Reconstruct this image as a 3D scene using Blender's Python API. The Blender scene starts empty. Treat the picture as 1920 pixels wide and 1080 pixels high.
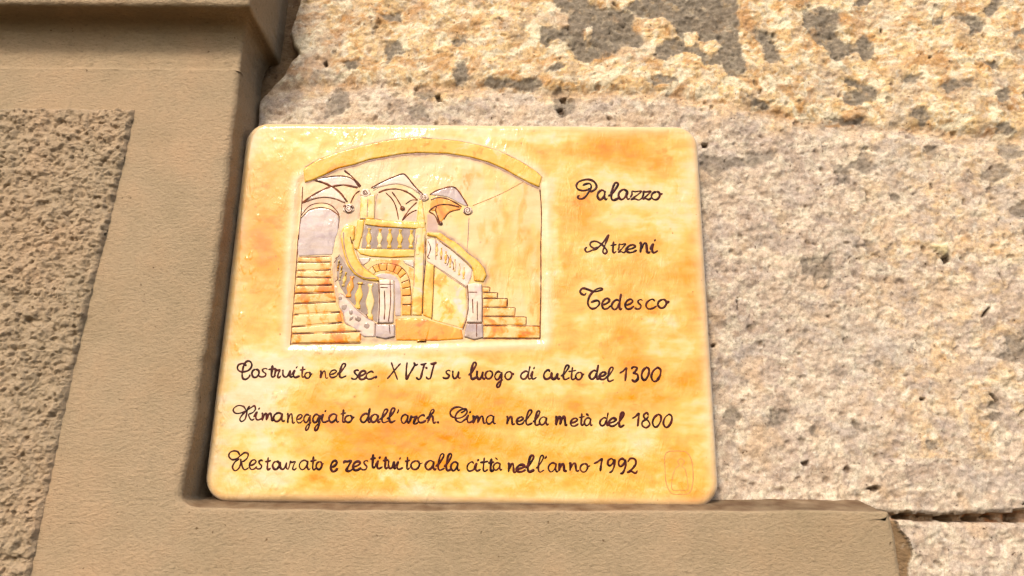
import bpy, bmesh, math, random
import numpy as np
from mathutils import Vector
from mathutils.geometry import delaunay_2d_cdt
random.seed(7)
S = bpy.context.scene
C = S.collection

# ------------------------------------------------------------------ camera
FPX = 1450.0
CAM = np.array([0.0330, -0.4870, -0.1267])
YAW, PITCH, ROLL = -0.0097, 0.2825, 0.0129
_fw = np.array([math.sin(YAW)*math.cos(PITCH), math.cos(YAW)*math.cos(PITCH), math.sin(PITCH)])
_r0 = np.array([math.cos(YAW), -math.sin(YAW), 0.0])
_u0 = np.cross(_r0, _fw)
_rt = _r0*math.cos(ROLL) + _u0*math.sin(ROLL)
_up = -_r0*math.sin(ROLL) + _u0*math.cos(ROLL)
cam_d = bpy.data.cameras.new('camera')
cam = bpy.data.objects.new('camera', cam_d)
C.objects.link(cam)
from mathutils import Matrix
m = Matrix.Identity(4)
for i in range(3):
    m[i][0] = _rt[i]; m[i][1] = _up[i]; m[i][2] = -_fw[i]; m[i][3] = CAM[i]
cam.matrix_world = m
cam_d.sensor_width = 36.0
cam_d.lens = FPX/1920*36
cam_d.clip_start = 0.01
cam_d.clip_end = 100
S.camera = cam

# ------------------------------------------------------------------ sky, sun, exposure
SUN_EL, SUN_AZ = math.radians(39), math.radians(-20)      # azimuth measured from straight in front of the wall, minus = from the left
sdir = Vector((math.sin(SUN_AZ)*math.cos(SUN_EL), -math.cos(SUN_AZ)*math.cos(SUN_EL), math.sin(SUN_EL)))
W = bpy.data.worlds.new('World'); S.world = W; W.use_nodes = True
wn = W.node_tree.nodes
sky = wn.new('ShaderNodeTexSky'); sky.sky_type = 'NISHITA'; sky.sun_disc = False
sky.sun_elevation = SUN_EL
sky.sun_rotation = math.atan2(sdir.x, sdir.y) % (2*math.pi)
sky.air_density = 1.0; sky.dust_density = 3.0; sky.ozone_density = 0.6
W.node_tree.links.new(sky.outputs[0], wn['Background'].inputs[0])
wn['Background'].inputs[1].default_value = 0.13
sl = bpy.data.lights.new('sun', 'SUN'); sl.energy = 1.5; sl.angle = math.radians(10); sl.color = (1.0, 0.90, 0.78)
so = bpy.data.objects.new('sun', sl); C.objects.link(so)
so.rotation_euler = sdir.to_track_quat('Z', 'Y').to_euler()
S.view_settings.view_transform = 'Standard'; S.view_settings.look = 'None'
S.view_settings.gamma = 1; S.view_settings.exposure = 1.08

# ------------------------------------------------------------------ helpers
def P(px, py, d=0.0):
    """where the sight line of a photograph pixel meets the upright plane standing d metres proud of the wall: (x, z)"""
    px = np.asarray(px, float); py = np.asarray(py, float)
    a = (px-960)/FPX; b = (540-py)/FPX
    D = _fw[None, :] + a.reshape(-1, 1)*_rt + b.reshape(-1, 1)*_up
    t = (-d - CAM[1])/D[:, 1]
    return np.stack([CAM[0]+t*D[:, 0], CAM[2]+t*D[:, 2]], 1)
def PL(pts, d=0.0):
    a = np.array(pts, float); return P(a[:, 0], a[:, 1], d)

def hsh(ix, iy, seed):
    h = (ix.astype(np.int64)*374761393 + iy.astype(np.int64)*668265263 + seed*974634777) & 0xffffffff
    h = ((h ^ (h >> 13))*1274126177) & 0xffffffff
    h = (h ^ (h >> 16)) & 0xffffffff
    h = (h*2246822519) & 0xffffffff
    return ((h ^ (h >> 15)) & 0xffffff)/float(0x1000000)
def perlin(x, y, seed=0):
    xi = np.floor(x); yi = np.floor(y); xf = x-xi; yf = y-yi
    u = xf*xf*xf*(xf*(xf*6-15)+10); v = yf*yf*yf*(yf*(yf*6-15)+10)
    def g(dx, dy):
        a = hsh(xi+dx, yi+dy, seed)*2*np.pi
        return np.cos(a)*(xf-dx) + np.sin(a)*(yf-dy)
    a = g(0, 0)*(1-u)+g(1, 0)*u; b = g(0, 1)*(1-u)+g(1, 1)*u
    return (a*(1-v)+b*v)*1.5
def fbm(x, y, scale, octv=4, seed=0, gain=.5):
    """scale = size in metres of the largest feature; result roughly -1..1"""
    s = 0; a = 1; n = 0; f = 1/scale
    for i in range(octv):
        s = s + a*perlin(x*f+17.3*i, y*f-9.1*i, seed+i); n += a; a *= gain; f *= 2.03
    return s/n*1.6
def worley(x, y, scale, seed=0):
    x = x/scale; y = y/scale; xi = np.floor(x); yi = np.floor(y)
    best = np.full(x.shape, 9.); idb = np.zeros(x.shape)
    for dx in (-1, 0, 1):
        for dy in (-1, 0, 1):
            cx = xi+dx; cy = yi+dy
            d = np.hypot(cx+hsh(cx, cy, seed)-x, cy+hsh(cx, cy, seed+51)-y)
            k = d < best
            best = np.where(k, d, best); idb = np.where(k, hsh(cx, cy, seed+99), idb)
    return best, idb
def sstep(a, b, x):
    t = np.clip((x-a)/(b-a), 0, 1); return t*t*(3-2*t)
def sdist(x, y, poly):
    """signed distance to a polygon, negative inside"""
    poly = np.asarray(poly, float); n = len(poly)
    d = np.full(x.shape, 1e9); ins = np.zeros(x.shape, bool)
    for i in range(n):
        ax, ay = poly[i]; bx, by = poly[(i+1) % n]
        ex, ey = bx-ax, by-ay; L = ex*ex+ey*ey+1e-18
        t = np.clip(((x-ax)*ex+(y-ay)*ey)/L, 0, 1)
        d = np.minimum(d, np.hypot(x-ax-t*ex, y-ay-t*ey))
        c = ((ay > y) != (by > y))
        if abs(ey) > 1e-12: ins ^= c & (x < (y-ay)*ex/ey+ax)
    return np.where(ins, -d, d)
def lin(c):
    c = np.asarray(c, float)/255.
    return np.where(c <= .04045, c/12.92, ((c+.055)/1.055)**2.4)
ALB = 0.60
def alb(*c): return lin(c)*ALB
def mix(a, b, t): return a*(1-t[..., None]) + b*t[..., None]

def grid_object(name, X, Y, Z, mat, parent=None, col=None, keep=None, smooth=True):
    """one mesh from 2-D arrays of coordinates; keep = mask of cells"""
    r, c = X.shape
    co = np.stack([X, Y, Z], -1).reshape(-1, 3).astype(np.float32)
    idx = np.arange(r*c).reshape(r, c)
    q = np.stack([idx[:-1, :-1], idx[:-1, 1:], idx[1:, 1:], idx[1:, :-1]], -1)
    if keep is not None: q = q[keep]
    q = q.reshape(-1, 4)
    used = np.unique(q); rem = np.full(r*c, -1, np.int64); rem[used] = np.arange(len(used))
    return mesh_np(name, co[used], rem[q], mat, parent, None if col is None else col.reshape(-1, col.shape[-1])[used], smooth)
def mesh_np(name, co, q, mat, parent=None, col=None, smooth=True):
    me = bpy.data.meshes.new(name)
    me.vertices.add(len(co)); me.vertices.foreach_set('co', np.ascontiguousarray(co, np.float32).ravel())
    k = q.shape[1]
    me.loops.add(q.size); me.loops.foreach_set('vertex_index', q.ravel().astype(np.int32))
    me.polygons.add(len(q)); me.polygons.foreach_set('loop_start', np.arange(0, q.size, k, dtype=np.int32))
    try: me.polygons.foreach_set('loop_total', np.full(len(q), k, np.int32))
    except Exception: pass
    me.update(calc_edges=True)
    if smooth: me.polygons.foreach_set('use_smooth', np.ones(len(q), bool))
    if col is not None:
        at = me.color_attributes.new('paint', 'FLOAT_COLOR', 'POINT')
        c4 = np.ones((len(co), 4), np.float32); c4[:, :3] = col[:, :3]
        at.data.foreach_set('color', c4.ravel())
    me.materials.append(mat); me.validate(); me.update()
    o = bpy.data.objects.new(name, me); C.objects.link(o)
    if parent: o.parent = parent
    return o
def empty(name, loc, label, cat):
    o = bpy.data.objects.new(name, None); C.objects.link(o); o.location = loc
    o.empty_display_size = .02; o['label'] = label; o['category'] = cat
    return o

# ------------------------------------------------------------------ materials
def new_mat(name):
    m = bpy.data.materials.new(name); m.use_nodes = True
    nt = m.node_tree; b = nt.nodes['Principled BSDF']
    return m, nt, b
def N(nt, t, **kw):
    n = nt.nodes.new(t)
    for k, v in kw.items():
        if k in n.inputs: n.inputs[k].default_value = v
        else: setattr(n, k, v)
    return n
def noise(nt, vec, scale, detail=4, rough=.55, dist=0):
    n = nt.nodes.new('ShaderNodeTexNoise'); n.inputs['Scale'].default_value = scale; n.inputs['Detail'].default_value = detail
    n.inputs['Roughness'].default_value = rough; n.inputs['Distortion'].default_value = dist
    nt.links.new(vec, n.inputs['Vector']); return n.outputs['Fac']
def ramp(nt, fac, stops):
    r = nt.nodes.new('ShaderNodeValToRGB'); cr = r.color_ramp
    while len(cr.elements) < len(stops): cr.elements.new(.5)
    for e, (p, c) in zip(cr.elements, stops):
        e.position = p; e.color = (c, c, c, 1) if np.isscalar(c) else (*c, 1)
    nt.links.new(fac, r.inputs['Fac']); return r.outputs['Color']
def mixc(nt, kind, fac, a, b):
    n = nt.nodes.new('ShaderNodeMix'); n.data_type = 'RGBA'; n.blend_type = kind; n.clamp_result = False
    for sock, v in ((n.inputs[0], fac), (n.inputs[6], a), (n.inputs[7], b)):
        if isinstance(v, bpy.types.NodeSocket): nt.links.new(v, sock)
        elif np.isscalar(v): sock.default_value = v
        else: sock.default_value = (*v, 1)
    return n.outputs[2]
def vecmap(nt, scale=(1, 1, 1)):
    g = nt.nodes.new('ShaderNodeNewGeometry'); mp = nt.nodes.new('ShaderNodeMapping')
    mp.inputs['Scale'].default_value = scale; nt.links.new(g.outputs['Position'], mp.inputs['Vector']); return mp.outputs[0]
def bump(nt, h, dist, strength=1.0, prev=None):
    b = nt.nodes.new('ShaderNodeBump'); b.inputs['Distance'].default_value = dist; b.inputs['Strength'].default_value = strength
    nt.links.new(h, b.inputs['Height'])
    if prev is not None: nt.links.new(prev, b.inputs['Normal'])
    return b.outputs['Normal']
def math2(nt, op, a, b=None, c=None):
    n = nt.nodes.new('ShaderNodeMath'); n.operation = op
    for i, v in enumerate((a, b, c)):
        if v is None: continue
        if isinstance(v, bpy.types.NodeSocket): nt.links.new(v, n.inputs[i])
        else: n.inputs[i].default_value = v
    return n.outputs[0]

def stone_mat():
    m, nt, b = new_mat('weathered_stone')
    v = vecmap(nt); a = nt.nodes.new('ShaderNodeAttribute'); a.attribute_name = 'paint'
    n1 = noise(nt, v, 700, 5, .65); n2 = noise(nt, v, 230, 5, .7); n3 = noise(nt, v, 1500, 3, .6)
    c = mixc(nt, 'MULTIPLY', 1.0, a.outputs['Color'], ramp(nt, n1, [(.28, .58), (.42, .94), (.55, 1.03), (.72, 1.22)]))
    c = mixc(nt, 'MULTIPLY', 1.0, c, ramp(nt, n2, [(.30, .74), (.45, .97), (.6, 1.03), (.75, 1.16)]))
    pits = ramp(nt, noise(nt, v, 420, 3, .55), [(.27, .0), (.32, 1.0)])
    c = mixc(nt, 'MIX', pits, mixc(nt, 'MULTIPLY', 1.0, c, (.42, .34, .27)), c)
    c = mixc(nt, 'MULTIPLY', 1.0, c, ramp(nt, n3, [(.3, .80), (.5, 1.0), (.7, 1.14)]))
    nt.links.new(c, b.inputs['Base Color']); b.inputs['Roughness'].default_value = .88
    b.inputs['Specular IOR Level'].default_value = .25
    nb = bump(nt, n2, .0010, .6); nb = bump(nt, n1, .0005, .6, nb); nb = bump(nt, pits, .0010, .8, nb); nb = bump(nt, n3, .0003, .6, nb)
    nt.links.new(nb, b.inputs['Normal']); return m
def plaster_mat(name, base, rough_amt=1.0, attr=False):
    m, nt, b = new_mat(name)
    v = vecmap(nt); vh = vecmap(nt, (.55, 1, 1.0))
    big = noise(nt, v, 9, 4, .6); mid = noise(nt, v, 45, 4, .6); fine = noise(nt, vh, 600, 5, .68); grain = noise(nt, v, 1300, 3, .6)
    c = base
    if attr:
        a = nt.nodes.new('ShaderNodeAttribute'); a.attribute_name = 'paint'; c = a.outputs['Color']
    c = mixc(nt, 'MULTIPLY', 1.0, c, ramp(nt, big, [(.3, (.86, .86, .83)), (.5, (1, 1, 1)), (.7, (1.12, 1.04, 1.0))]))
    c = mixc(nt, 'MULTIPLY', 1.0, c, ramp(nt, mid, [(.3, (.92, .93, .92)), (.5, (1, 1, 1)), (.7, (1.06, 1.02, 1.0))]))
    c = mixc(nt, 'MULTIPLY', 1.0, c, ramp(nt, fine, [(.25, .62), (.42, .97), (.75, 1.14)]))
    dots = ramp(nt, noise(nt, v, 330, 2, .5), [(.225, 0.0), (.262, 1.0)])
    c = mixc(nt, 'MIX', dots, mixc(nt, 'MULTIPLY', 1.0, c, (.5, .42, .35)), c)
    nt.links.new(c, b.inputs['Base Color']); b.inputs['Roughness'].default_value = .85; b.inputs['Specular IOR Level'].default_value = .3
    nb = bump(nt, mid, .0035, .45*rough_amt); nb = bump(nt, fine, .0016, .78*rough_amt, nb); nb = bump(nt, dots, .0006, .8, nb); nb = bump(nt, grain, .0004, .7, nb)
    nt.links.new(nb, b.inputs['Normal']); return m
def glaze_mat(name, cols=None, wave=1.0, coat=.35):
    """glazed, brushed-on ceramic colour; cols = list of ramp colours, None = the colours painted on the slab"""
    m, nt, b = new_mat(name)
    v = vecmap(nt); vs = vecmap(nt, (.25, 1, 1.0))
    streak = noise(nt, vs, 260, 4, .6, .3); wash = noise(nt, v, 95, 4, .6, .4)
    if cols is None:
        a = nt.nodes.new('ShaderNodeAttribute'); a.attribute_name = 'paint'; c = a.outputs['Color']
    else:
        k = len(cols); c = ramp(nt, wash, [(.34+.30*i/max(1, k-1), cc) for i, cc in enumerate(cols)])
    c = mixc(nt, 'MULTIPLY', 1.0, c, ramp(nt, streak, [(.25, (.95, .89, .78)), (.5, (1, 1, 1)), (.75, (1.03, 1.07, 1.20))]))
    dots = ramp(nt, noise(nt, v, 380, 2, .5), [(.20, 0.0), (.225, 1.0)])
    c = mixc(nt, 'MIX', dots, mixc(nt, 'MULTIPLY', 1.0, c, (.55, .4, .25)), c)
    nt.links.new(c, b.inputs['Base Color'])
    b.inputs['Roughness'].default_value = .12; b.inputs['IOR'].default_value = 1.5
    b.inputs['Specular IOR Level'].default_value = .42
    h = noise(nt, vecmap(nt, (1.3, 1, .6)), 55, 2, .5, .6); h2 = noise(nt, v, 320, 3, .5)
    msk = ramp(nt, noise(nt, v, 26, 3, .6), [(.42, 0.0), (.60, 1.0)])
    h3 = math2(nt, 'MULTIPLY', noise(nt, vecmap(nt, (1.5, 1, .7)), 150, 3, .6, .8), msk)
    nb = bump(nt, h, .0009*wave, .6); nb = bump(nt, h3, .0010*wave, .6, nb); nb = bump(nt, h2, .00014, .6, nb)
    nt.links.new(nb, b.inputs['Normal']); return m
M_stone = stone_mat()
M_plaster = plaster_mat('smooth_plaster', tuple(alb(185, 160, 125)))
M_band = plaster_mat('smooth_plaster_with_painted_shade', (1, 1, 1), 1.0, attr=True)  # vertex colour carries the shade painted on ledge and return
M_rough = plaster_mat('roughcast_plaster', tuple(alb(190, 166, 133)), 1.2)
M_mortar = plaster_mat('lime_mortar', tuple(alb(200, 165, 130)), 1.6, attr=True)
M_slab = glaze_mat('glazed_ceramic')
CR = tuple(alb(252, 214, 142)); YE = tuple(alb(252, 196, 74)); OR = tuple(alb(252, 164, 40)); DO = tuple(alb(244, 128, 14)); PK = tuple(alb(240, 210, 184)); GP = tuple(alb(206, 180, 172)); GD = tuple(alb(160, 132, 118))
M_yellow = glaze_mat('yellow_glaze', [CR, tuple(alb(252, 204, 100)), YE, YE, OR])
M_cream = glaze_mat('cream_glaze', [PK, CR, CR, YE, OR])
M_orange = glaze_mat('orange_glaze', [YE, OR, OR, DO])
M_stepc = glaze_mat('peach_glaze', [CR, tuple(alb(252, 202, 122)), tuple(alb(252, 206, 130)), OR, DO])
M_pink = glaze_mat('pinkish_glaze', [PK, tuple(alb(246, 220, 190)), tuple(alb(224, 196, 180))])
M_grey = glaze_mat('grey_mauve_glaze', [GP, tuple(alb(214, 190, 176)), tuple(alb(190, 164, 156))])
M_dgrey = glaze_mat('dark_grey_glaze', [tuple(alb(150, 122, 105)), tuple(alb(178, 150, 130))])
M_spot = glaze_mat('spotted_glaze', [GP, PK, PK, GP])
def ink_mat(name, c1, c2):
    m, nt, b = new_mat(name); v = vecmap(nt)
    c = ramp(nt, noise(nt, v, 260, 3, .6), [(.35, c1), (.68, c2)])
    nt.links.new(c, b.inputs['Base Color']); b.inputs['Roughness'].default_value = .4; b.inputs['Specular IOR Level'].default_value = .10
    return m
M_ink = ink_mat('dark_brown_paint', tuple(lin((18, 4, 7))), tuple(lin((76, 26, 20))))
M_brown = ink_mat('brown_line_paint', tuple(lin((54, 26, 20))), tuple(lin((120, 64, 34))))
M_soft = ink_mat('soft_grey_line', tuple(alb(172, 136, 122)), tuple(alb(214, 176, 146)))
M_tan = ink_mat('tan_line', tuple(alb(176, 124, 78)), tuple(alb(206, 158, 100)))
M_faint = ink_mat('faint_line', tuple(alb(228, 160, 96)), tuple(alb(204, 140, 84)))

# ------------------------------------------------------------------ stone wall
def axis(lo, hi, step, far_lo, far_hi, g=1.18):
    core = list(np.arange(lo, hi, step)); a = []; x = lo; s = step
    while x > far_lo: s *= g; x -= s; a.append(x)
    b = []; x = core[-1]; s = step
    while x < far_hi: s *= g; x += s; b.append(x)
    return np.array(a[::-1]+core+b)
wall = empty('stone_wall', (0.12, 0, -0.45), 'old ochre and pale grey stone block wall behind the glazed plaque', 'wall')
xs = axis(-.215, .435, .00078, -.75, .9); zs = axis(-.19, .262, .00078, -.45, .55)
X, Z = np.meshgrid(xs, zs)
def interp_line(pts, d=0.0):
    w = PL(pts, d); return w[np.argsort(w[:, 0])]
def zline(pts, x, d=0.0):
    w = interp_line(pts, d); return np.interp(x, w[:, 0], w[:, 1])
wx = X + .004*fbm(X, Z, .02, 3, 301); wz = Z + .004*fbm(X, Z, .02, 3, 302)          # warped coordinates: ragged outlines
wx2 = X + .0022*fbm(X, Z, .009, 3, 303); wz2 = Z + .0022*fbm(X, Z, .009, 3, 304)
j1 = zline([(440, 186), (520, 178), (640, 170), (850, 176), (1000, 184), (1150, 186), (1290, 196), (1400, 216), (1500, 236), (1700, 252), (1920, 276), (2100, 290)], X) + .0022*fbm(X, Z*.2, .03, 4, 11)
j2a = zline([(1300, 956), (1660, 962), (1750, 966), (1880, 960), (1925, 955), (2100, 950)], X) + .0010*fbm(X, Z*.2, .016, 3, 13)
j2b = zline([(1300, 968), (1680, 975), (1750, 978), (1880, 979), (1925, 980), (2100, 975)], X) + .0010*fbm(X, Z*.2, .016, 3, 14)
dj1 = Z - j1
# ragged left edge of the stones where old render was cut back
le = PL([(575, -60), (572, 0), (556, 38), (549, 75), (562, 112), (538, 150), (512, 172), (489, 196), (486, 235), (470, 330), (455, 500), (420, 800), (395, 940), (380, 1100)])
o_ = np.argsort(le[:, 1]); xl = np.interp(Z, le[o_, 1], le[o_, 0]) + .0016*fbm(X*.3, Z, .012, 4, 21)
dl = X - xl                                                # > 0 on stone
be = PL([(1668, 966), (1678, 988), (1691, 1004), (1703, 1025), (1699, 1050), (1695, 1082), (1698, 1200)])
o_ = np.argsort(be[:, 1]); xb = np.interp(Z, be[o_, 1], be[o_, 0]) + .0012*fbm(X*.3, Z, .009, 4, 23)
db = X - xb
mortar2 = (Z < j2a) & (Z > j2b) & (db > -.004)
bottom = (Z <= j2b)
backing = (dl < 0) | (bottom & (db < 0)) | ((Z <= j2a) & (Z > j2b) & (db <= -.004))
mortar1 = (np.abs(dj1 + .0008*fbm(X, Z, .008, 3, 25)) < .0026) & ~backing
upper = (dj1 > 0) & ~mortar1 & ~backing
lower = ~(upper | mortar1 | mortar2 | bottom | backing)
bottomb = bottom & ~backing
# relief
h = .0055 + .0030*fbm(X, Z, .11, 2, 31) + .0016*fbm(X, Z, .028, 4, 32) + .0007*fbm(X, Z, .009, 4, 33, .6)
h += .0006*np.abs(fbm(X, Z, .006, 3, 36)) + .0011*np.abs(fbm(X + .006*fbm(X, Z, .02, 3, 37), Z*1.4, .018, 4, 38, .55))
w1, id1 = worley(wx2, wz2, .009, 41)
pit = (1-sstep(.10, .26, w1))*(id1 > .80); h -= .0014*pit*(id1>.9)
w2, id2 = worley(wx2, wz2, .0042, 43)
pit2 = (1-sstep(.12, .34, w2))*(id2 > .86); h -= .0007*pit2*(id2>.92)
h += .0022*sstep(.0, .012, np.abs(dj1)) - .0014
h += .0012*(dj1 > 0)*sstep(0, .006, dj1)
h -= .0035*(1-sstep(.0, .0022, dl)) + .0008*(1-sstep(0, .008, dl)); h += .0006*fbm(X, Z, .0045, 3, 186, .6)
h = np.where(mortar2, -.004 + .006*(1-sstep(-.003, .006, db)) + .0015*fbm(X, Z, .006, 3, 51), h)
h = np.where(bottomb, h - .0015 - .003*(1-sstep(0, .003, j2b-Z))*sstep(.004, .012, db), h)
h = np.where(~mortar2 & ~bottom, h - .0020*(1-sstep(0, .0025, Z-j2a)), h)
for (cx, cy, rx, ry) in [(1690, 969, 15, 5), (1772, 971, 18, 4), (1826, 972, 17, 5), (1857, 969, 10, 3), (1904, 969, 13, 12), (1728, 968, 5, 2)]:
    c_ = P(cx, cy)[0]; e = np.hypot((wx2-c_[0])/(rx*.00035), (wz2-c_[1])/(ry*.00035))
    h -= .013*(1-sstep(.55, 1.15, e))*(Z < j2a+.002)
h = np.where(backing & (db < .01) & (Z < j2a) & (X > 0), np.minimum(h, .0030 + .0010*fbm(X, Z, .012, 4, 61)), h)
h = np.where(backing & ~((Z < j2a) & (X > 0)), np.minimum(h, -.0035 + .0010*fbm(X, Z, .012, 4, 61) + .0004*fbm(X, Z, .004, 3, 62)), h)

# traced marks: grey lichen / cement patches (px of the photograph)
def z3(ox, oy, pts, s=3.0): return [(ox+a/s, oy+b/s) for a, b in pts]
grey = [
 z3(640, 0, [(1200,-20),(1190,60),(1230,95),(1270,130),(1275,185),(1225,205),(1180,195),(1120,205),(1108,265),(1150,308),(1200,262),(1265,290),(1330,375),(1400,388),(1470,350),(1520,332),(1590,290),(1650,310),(1685,290),(1680,240),(1630,200),(1640,130),(1600,95),(1530,92),(1450,92),(1385,65),(1365,-20)]),
 [(1173,28),(1195,12),(1225,-8),(1378,-8),(1376,30),(1380,80),(1386,112),(1395,143),(1380,157),(1360,152),(1345,132),(1318,134),(1306,116),(1285,108),(1265,112),(1245,125),(1225,122),(1224,107),(1243,88),(1270,80),(1262,62),(1245,46),(1215,43),(1190,42)],
 z3(1280, 0, [(680,90),(760,70),(860,95),(850,200),(890,282),(960,262),(1000,215),(1050,260),(1060,350),(1010,372),(955,315),(900,345),(850,375),(812,360),(822,320),(745,282),(685,220),(650,180)]),
 z3(1280, 0, [(380,205),(450,212),(500,240),(510,330),(535,370),(482,392),(450,370),(430,290),(390,250)]),
 z3(1280, 0, [(890,465),(960,480),(1040,508),(1082,545),(1060,590),(1000,602),(940,625),(888,602),(880,568),(930,538),(985,548),(940,508),(900,498)]),
 z3(1280, 0, [(1400,530),(1470,490),(1585,490),(1572,530),(1500,532),(1460,562)]),
 z3(1280, 0, [(1715,560),(1770,530),(1812,550),(1800,592),(1740,612)]),
 z3(1280, 0, [(1255,640),(1320,630),(1362,680),(1325,745),(1290,700),(1250,680)]),
 z3(1280, 0, [(1725,740),(1780,728),(1845,780),(1780,795),(1728,782)]),
 z3(1280, 0, [(1740,830),(1850,840),(1865,900),(1800,945),(1740,890)]),
 z3(1280, 0, [(1330,850),(1400,848),(1412,900),(1362,892)]),
 z3(1280, 0, [(1655,980),(1720,958),(1800,960),(1792,1010),(1720,1052),(1655,1030)]),
 z3(1280, 0, [(828,950),(900,960),(965,930),(990,858),(1040,910),(1082,950),(1060,992),(1000,1002),(950,972),(912,980),(922,1050),(872,1062),(838,1010)]),
 z3(1280, 0, [(80,895),(180,918),(222,928),(330,918),(350,880),(400,888),(505,880),(480,920),(380,980),(330,962),(270,972),(205,1000),(172,1032),(110,990),(80,975)]),
 z3(1280, 0, [(1490,130),(1590,120),(1672,170),(1640,212),(1580,252),(1560,180)]),
 z3(1280, 0, [(1650,110),(1690,60),(1740,-5),(1778,-5),(1745,90),(1690,132)]),
 z3(1280, 0, [(1375,140),(1432,138),(1432,182),(1368,172)]),
 z3(1280, 0, [(1820,220),(1902,190),(1882,232),(1830,252)]),
 z3(1280, 0, [(940,62),(1000,10),(1062,8),(1020,50),(958,64)]),
 z3(1280, 0, [(495,5),(605,-5),(602,32),(530,42)]),
 z3(1280, 0, [(315,552),(375,566),(482,642),(442,652),(372,605)]),
 z3(1280, 0, [(1870,560),(1925,530),(1930,605),(1885,600)]),
 z3(1280, 0, [(800,680),(900,690),(1010,680),(1000,720),(880,712)]),
 z3(1280, 0, [(1200,470),(1260,450),(1310,460),(1280,495),(1215,490)]),
 z3(1280, 0, [(1650,395),(1700,385),(1745,425),(1700,425)]),
 z3(640, 0, [(230,122),(340,110),(342,160),(275,152)]), z3(640, 0, [(268,262),(340,270),(362,330),(302,350),(272,392),(248,330)]),
 z3(640, 0, [(618,262),(690,240),(702,270),(642,302)]), z3(640, 0, [(648,402),(690,380),(712,430),(722,490),(660,512),(628,460)]),
 z3(640, 0, [(1148,432),(1210,380),(1252,400),(1205,442)]), z3(640, 0, [(800,512),(842,460),(900,480),(1000,488),(1100,480),(1132,510),(1080,532),(900,522)]),
 z3(640, 0, [(1190,550),(1230,520),(1262,560),(1312,580),(1312,640),(1250,682),(1198,650)]), z3(640, 0, [(1700,492),(1760,465),(1885,470),(1882,490),(1740,518)]),
 z3(640, 0, [(425,522),(490,508),(532,560),(482,602),(418,572)]), z3(640, 0, [(378,642),(470,622),(492,700),(400,700)]),
 z3(640, 0, [(-20,520),(50,540),(62,640),(0,672),(-80,690),(-60,600)]), z3(640, 0, [(20,390),(110,365),(118,400),(60,430)]),
 z3(1280, 360, [(648,405),(740,402),(850,358),(822,392),(812,430),(820,480),(815,552),(780,574),(730,552),(705,480),(650,482)]),
 z3(1280, 360, [(988,290),(1052,300),(1052,342),(1020,362)]), z3(1280, 360, [(1108,342),(1152,305),(1152,342),(1120,358)]),
 z3(1280, 360, [(1800,120),(1860,90),(1930,55),(1930,185),(1860,182)]), z3(1280, 360, [(1868,242),(1930,215),(1930,305)]),
 z3(1280, 360, [(1770,832),(1850,800),(1930,780),(1930,978),(1830,972),(1718,940),(1790,900)]),
 z3(1280, 360, [(1138,20),(1202,50),(1182,92)]), z3(1280, 360, [(1055,965),(1110,958),(1085,1002)]),
 z3(1280, 720, [(203,212),(250,120),(312,190),(282,242)]), z3(1280, 720, [(480,160),(560,148),(588,190),(540,222),(468,252)]),
 z3(1280, 720, [(1330,330),(1390,340),(1380,385),(1340,375)]), z3(1280, 720, [(1535,360),(1570,365),(1560,390)]),
 z3(1280, 720, [(700,255),(735,260),(730,310),(705,300)]), z3(1280, 720, [(930,225),(965,220),(960,262),(935,255)]),
 z3(1280, 720, [(1690,110),(1750,110),(1740,160),(1700,150)]), z3(1280, 720, [(1640,190),(1760,180),(1750,215),(1650,215)]),
]
holes = [z3(640, 0, [(1345,205),(1400,190),(1410,225),(1360,262)]), z3(1280, 0, [(0,215),(60,205),(95,240),(30,290),(0,290)]),
         z3(1280, 0, [(60,260),(170,250),(210,300),(150,340),(90,320)]), z3(1280, 360, [(730,510),(800,505),(805,545),(760,560),(735,540)])]
def sdf_px(polys, WX, WZ, margin=.006):
    D = np.full(X.shape, 1.0)
    for p in polys:
        w = PL(p); a, b = w.min(0)-margin, w.max(0)+margin
        i0, i1 = np.searchsorted(xs, [a[0], b[0]]); k0, k1 = np.searchsorted(zs, [a[1], b[1]])
        sl_ = (slice(k0, k1), slice(i0, i1))
        D[sl_] = np.minimum(D[sl_], sdist(WX[sl_], WZ[sl_], w))
    return D
ragx = X + .0022*fbm(X, Z, .010, 5, 305, .65); ragz = Z + .0022*fbm(X, Z, .010, 5, 306, .65)
gd = sdf_px(grey, ragx, ragz); hd = sdf_px(holes, ragx, ragz)
gm = (1-sstep(-.0010, .0012, gd + .0010*fbm(X, Z, .0030, 4, 185, .7)))*sstep(-.0006, .0006, hd)
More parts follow.
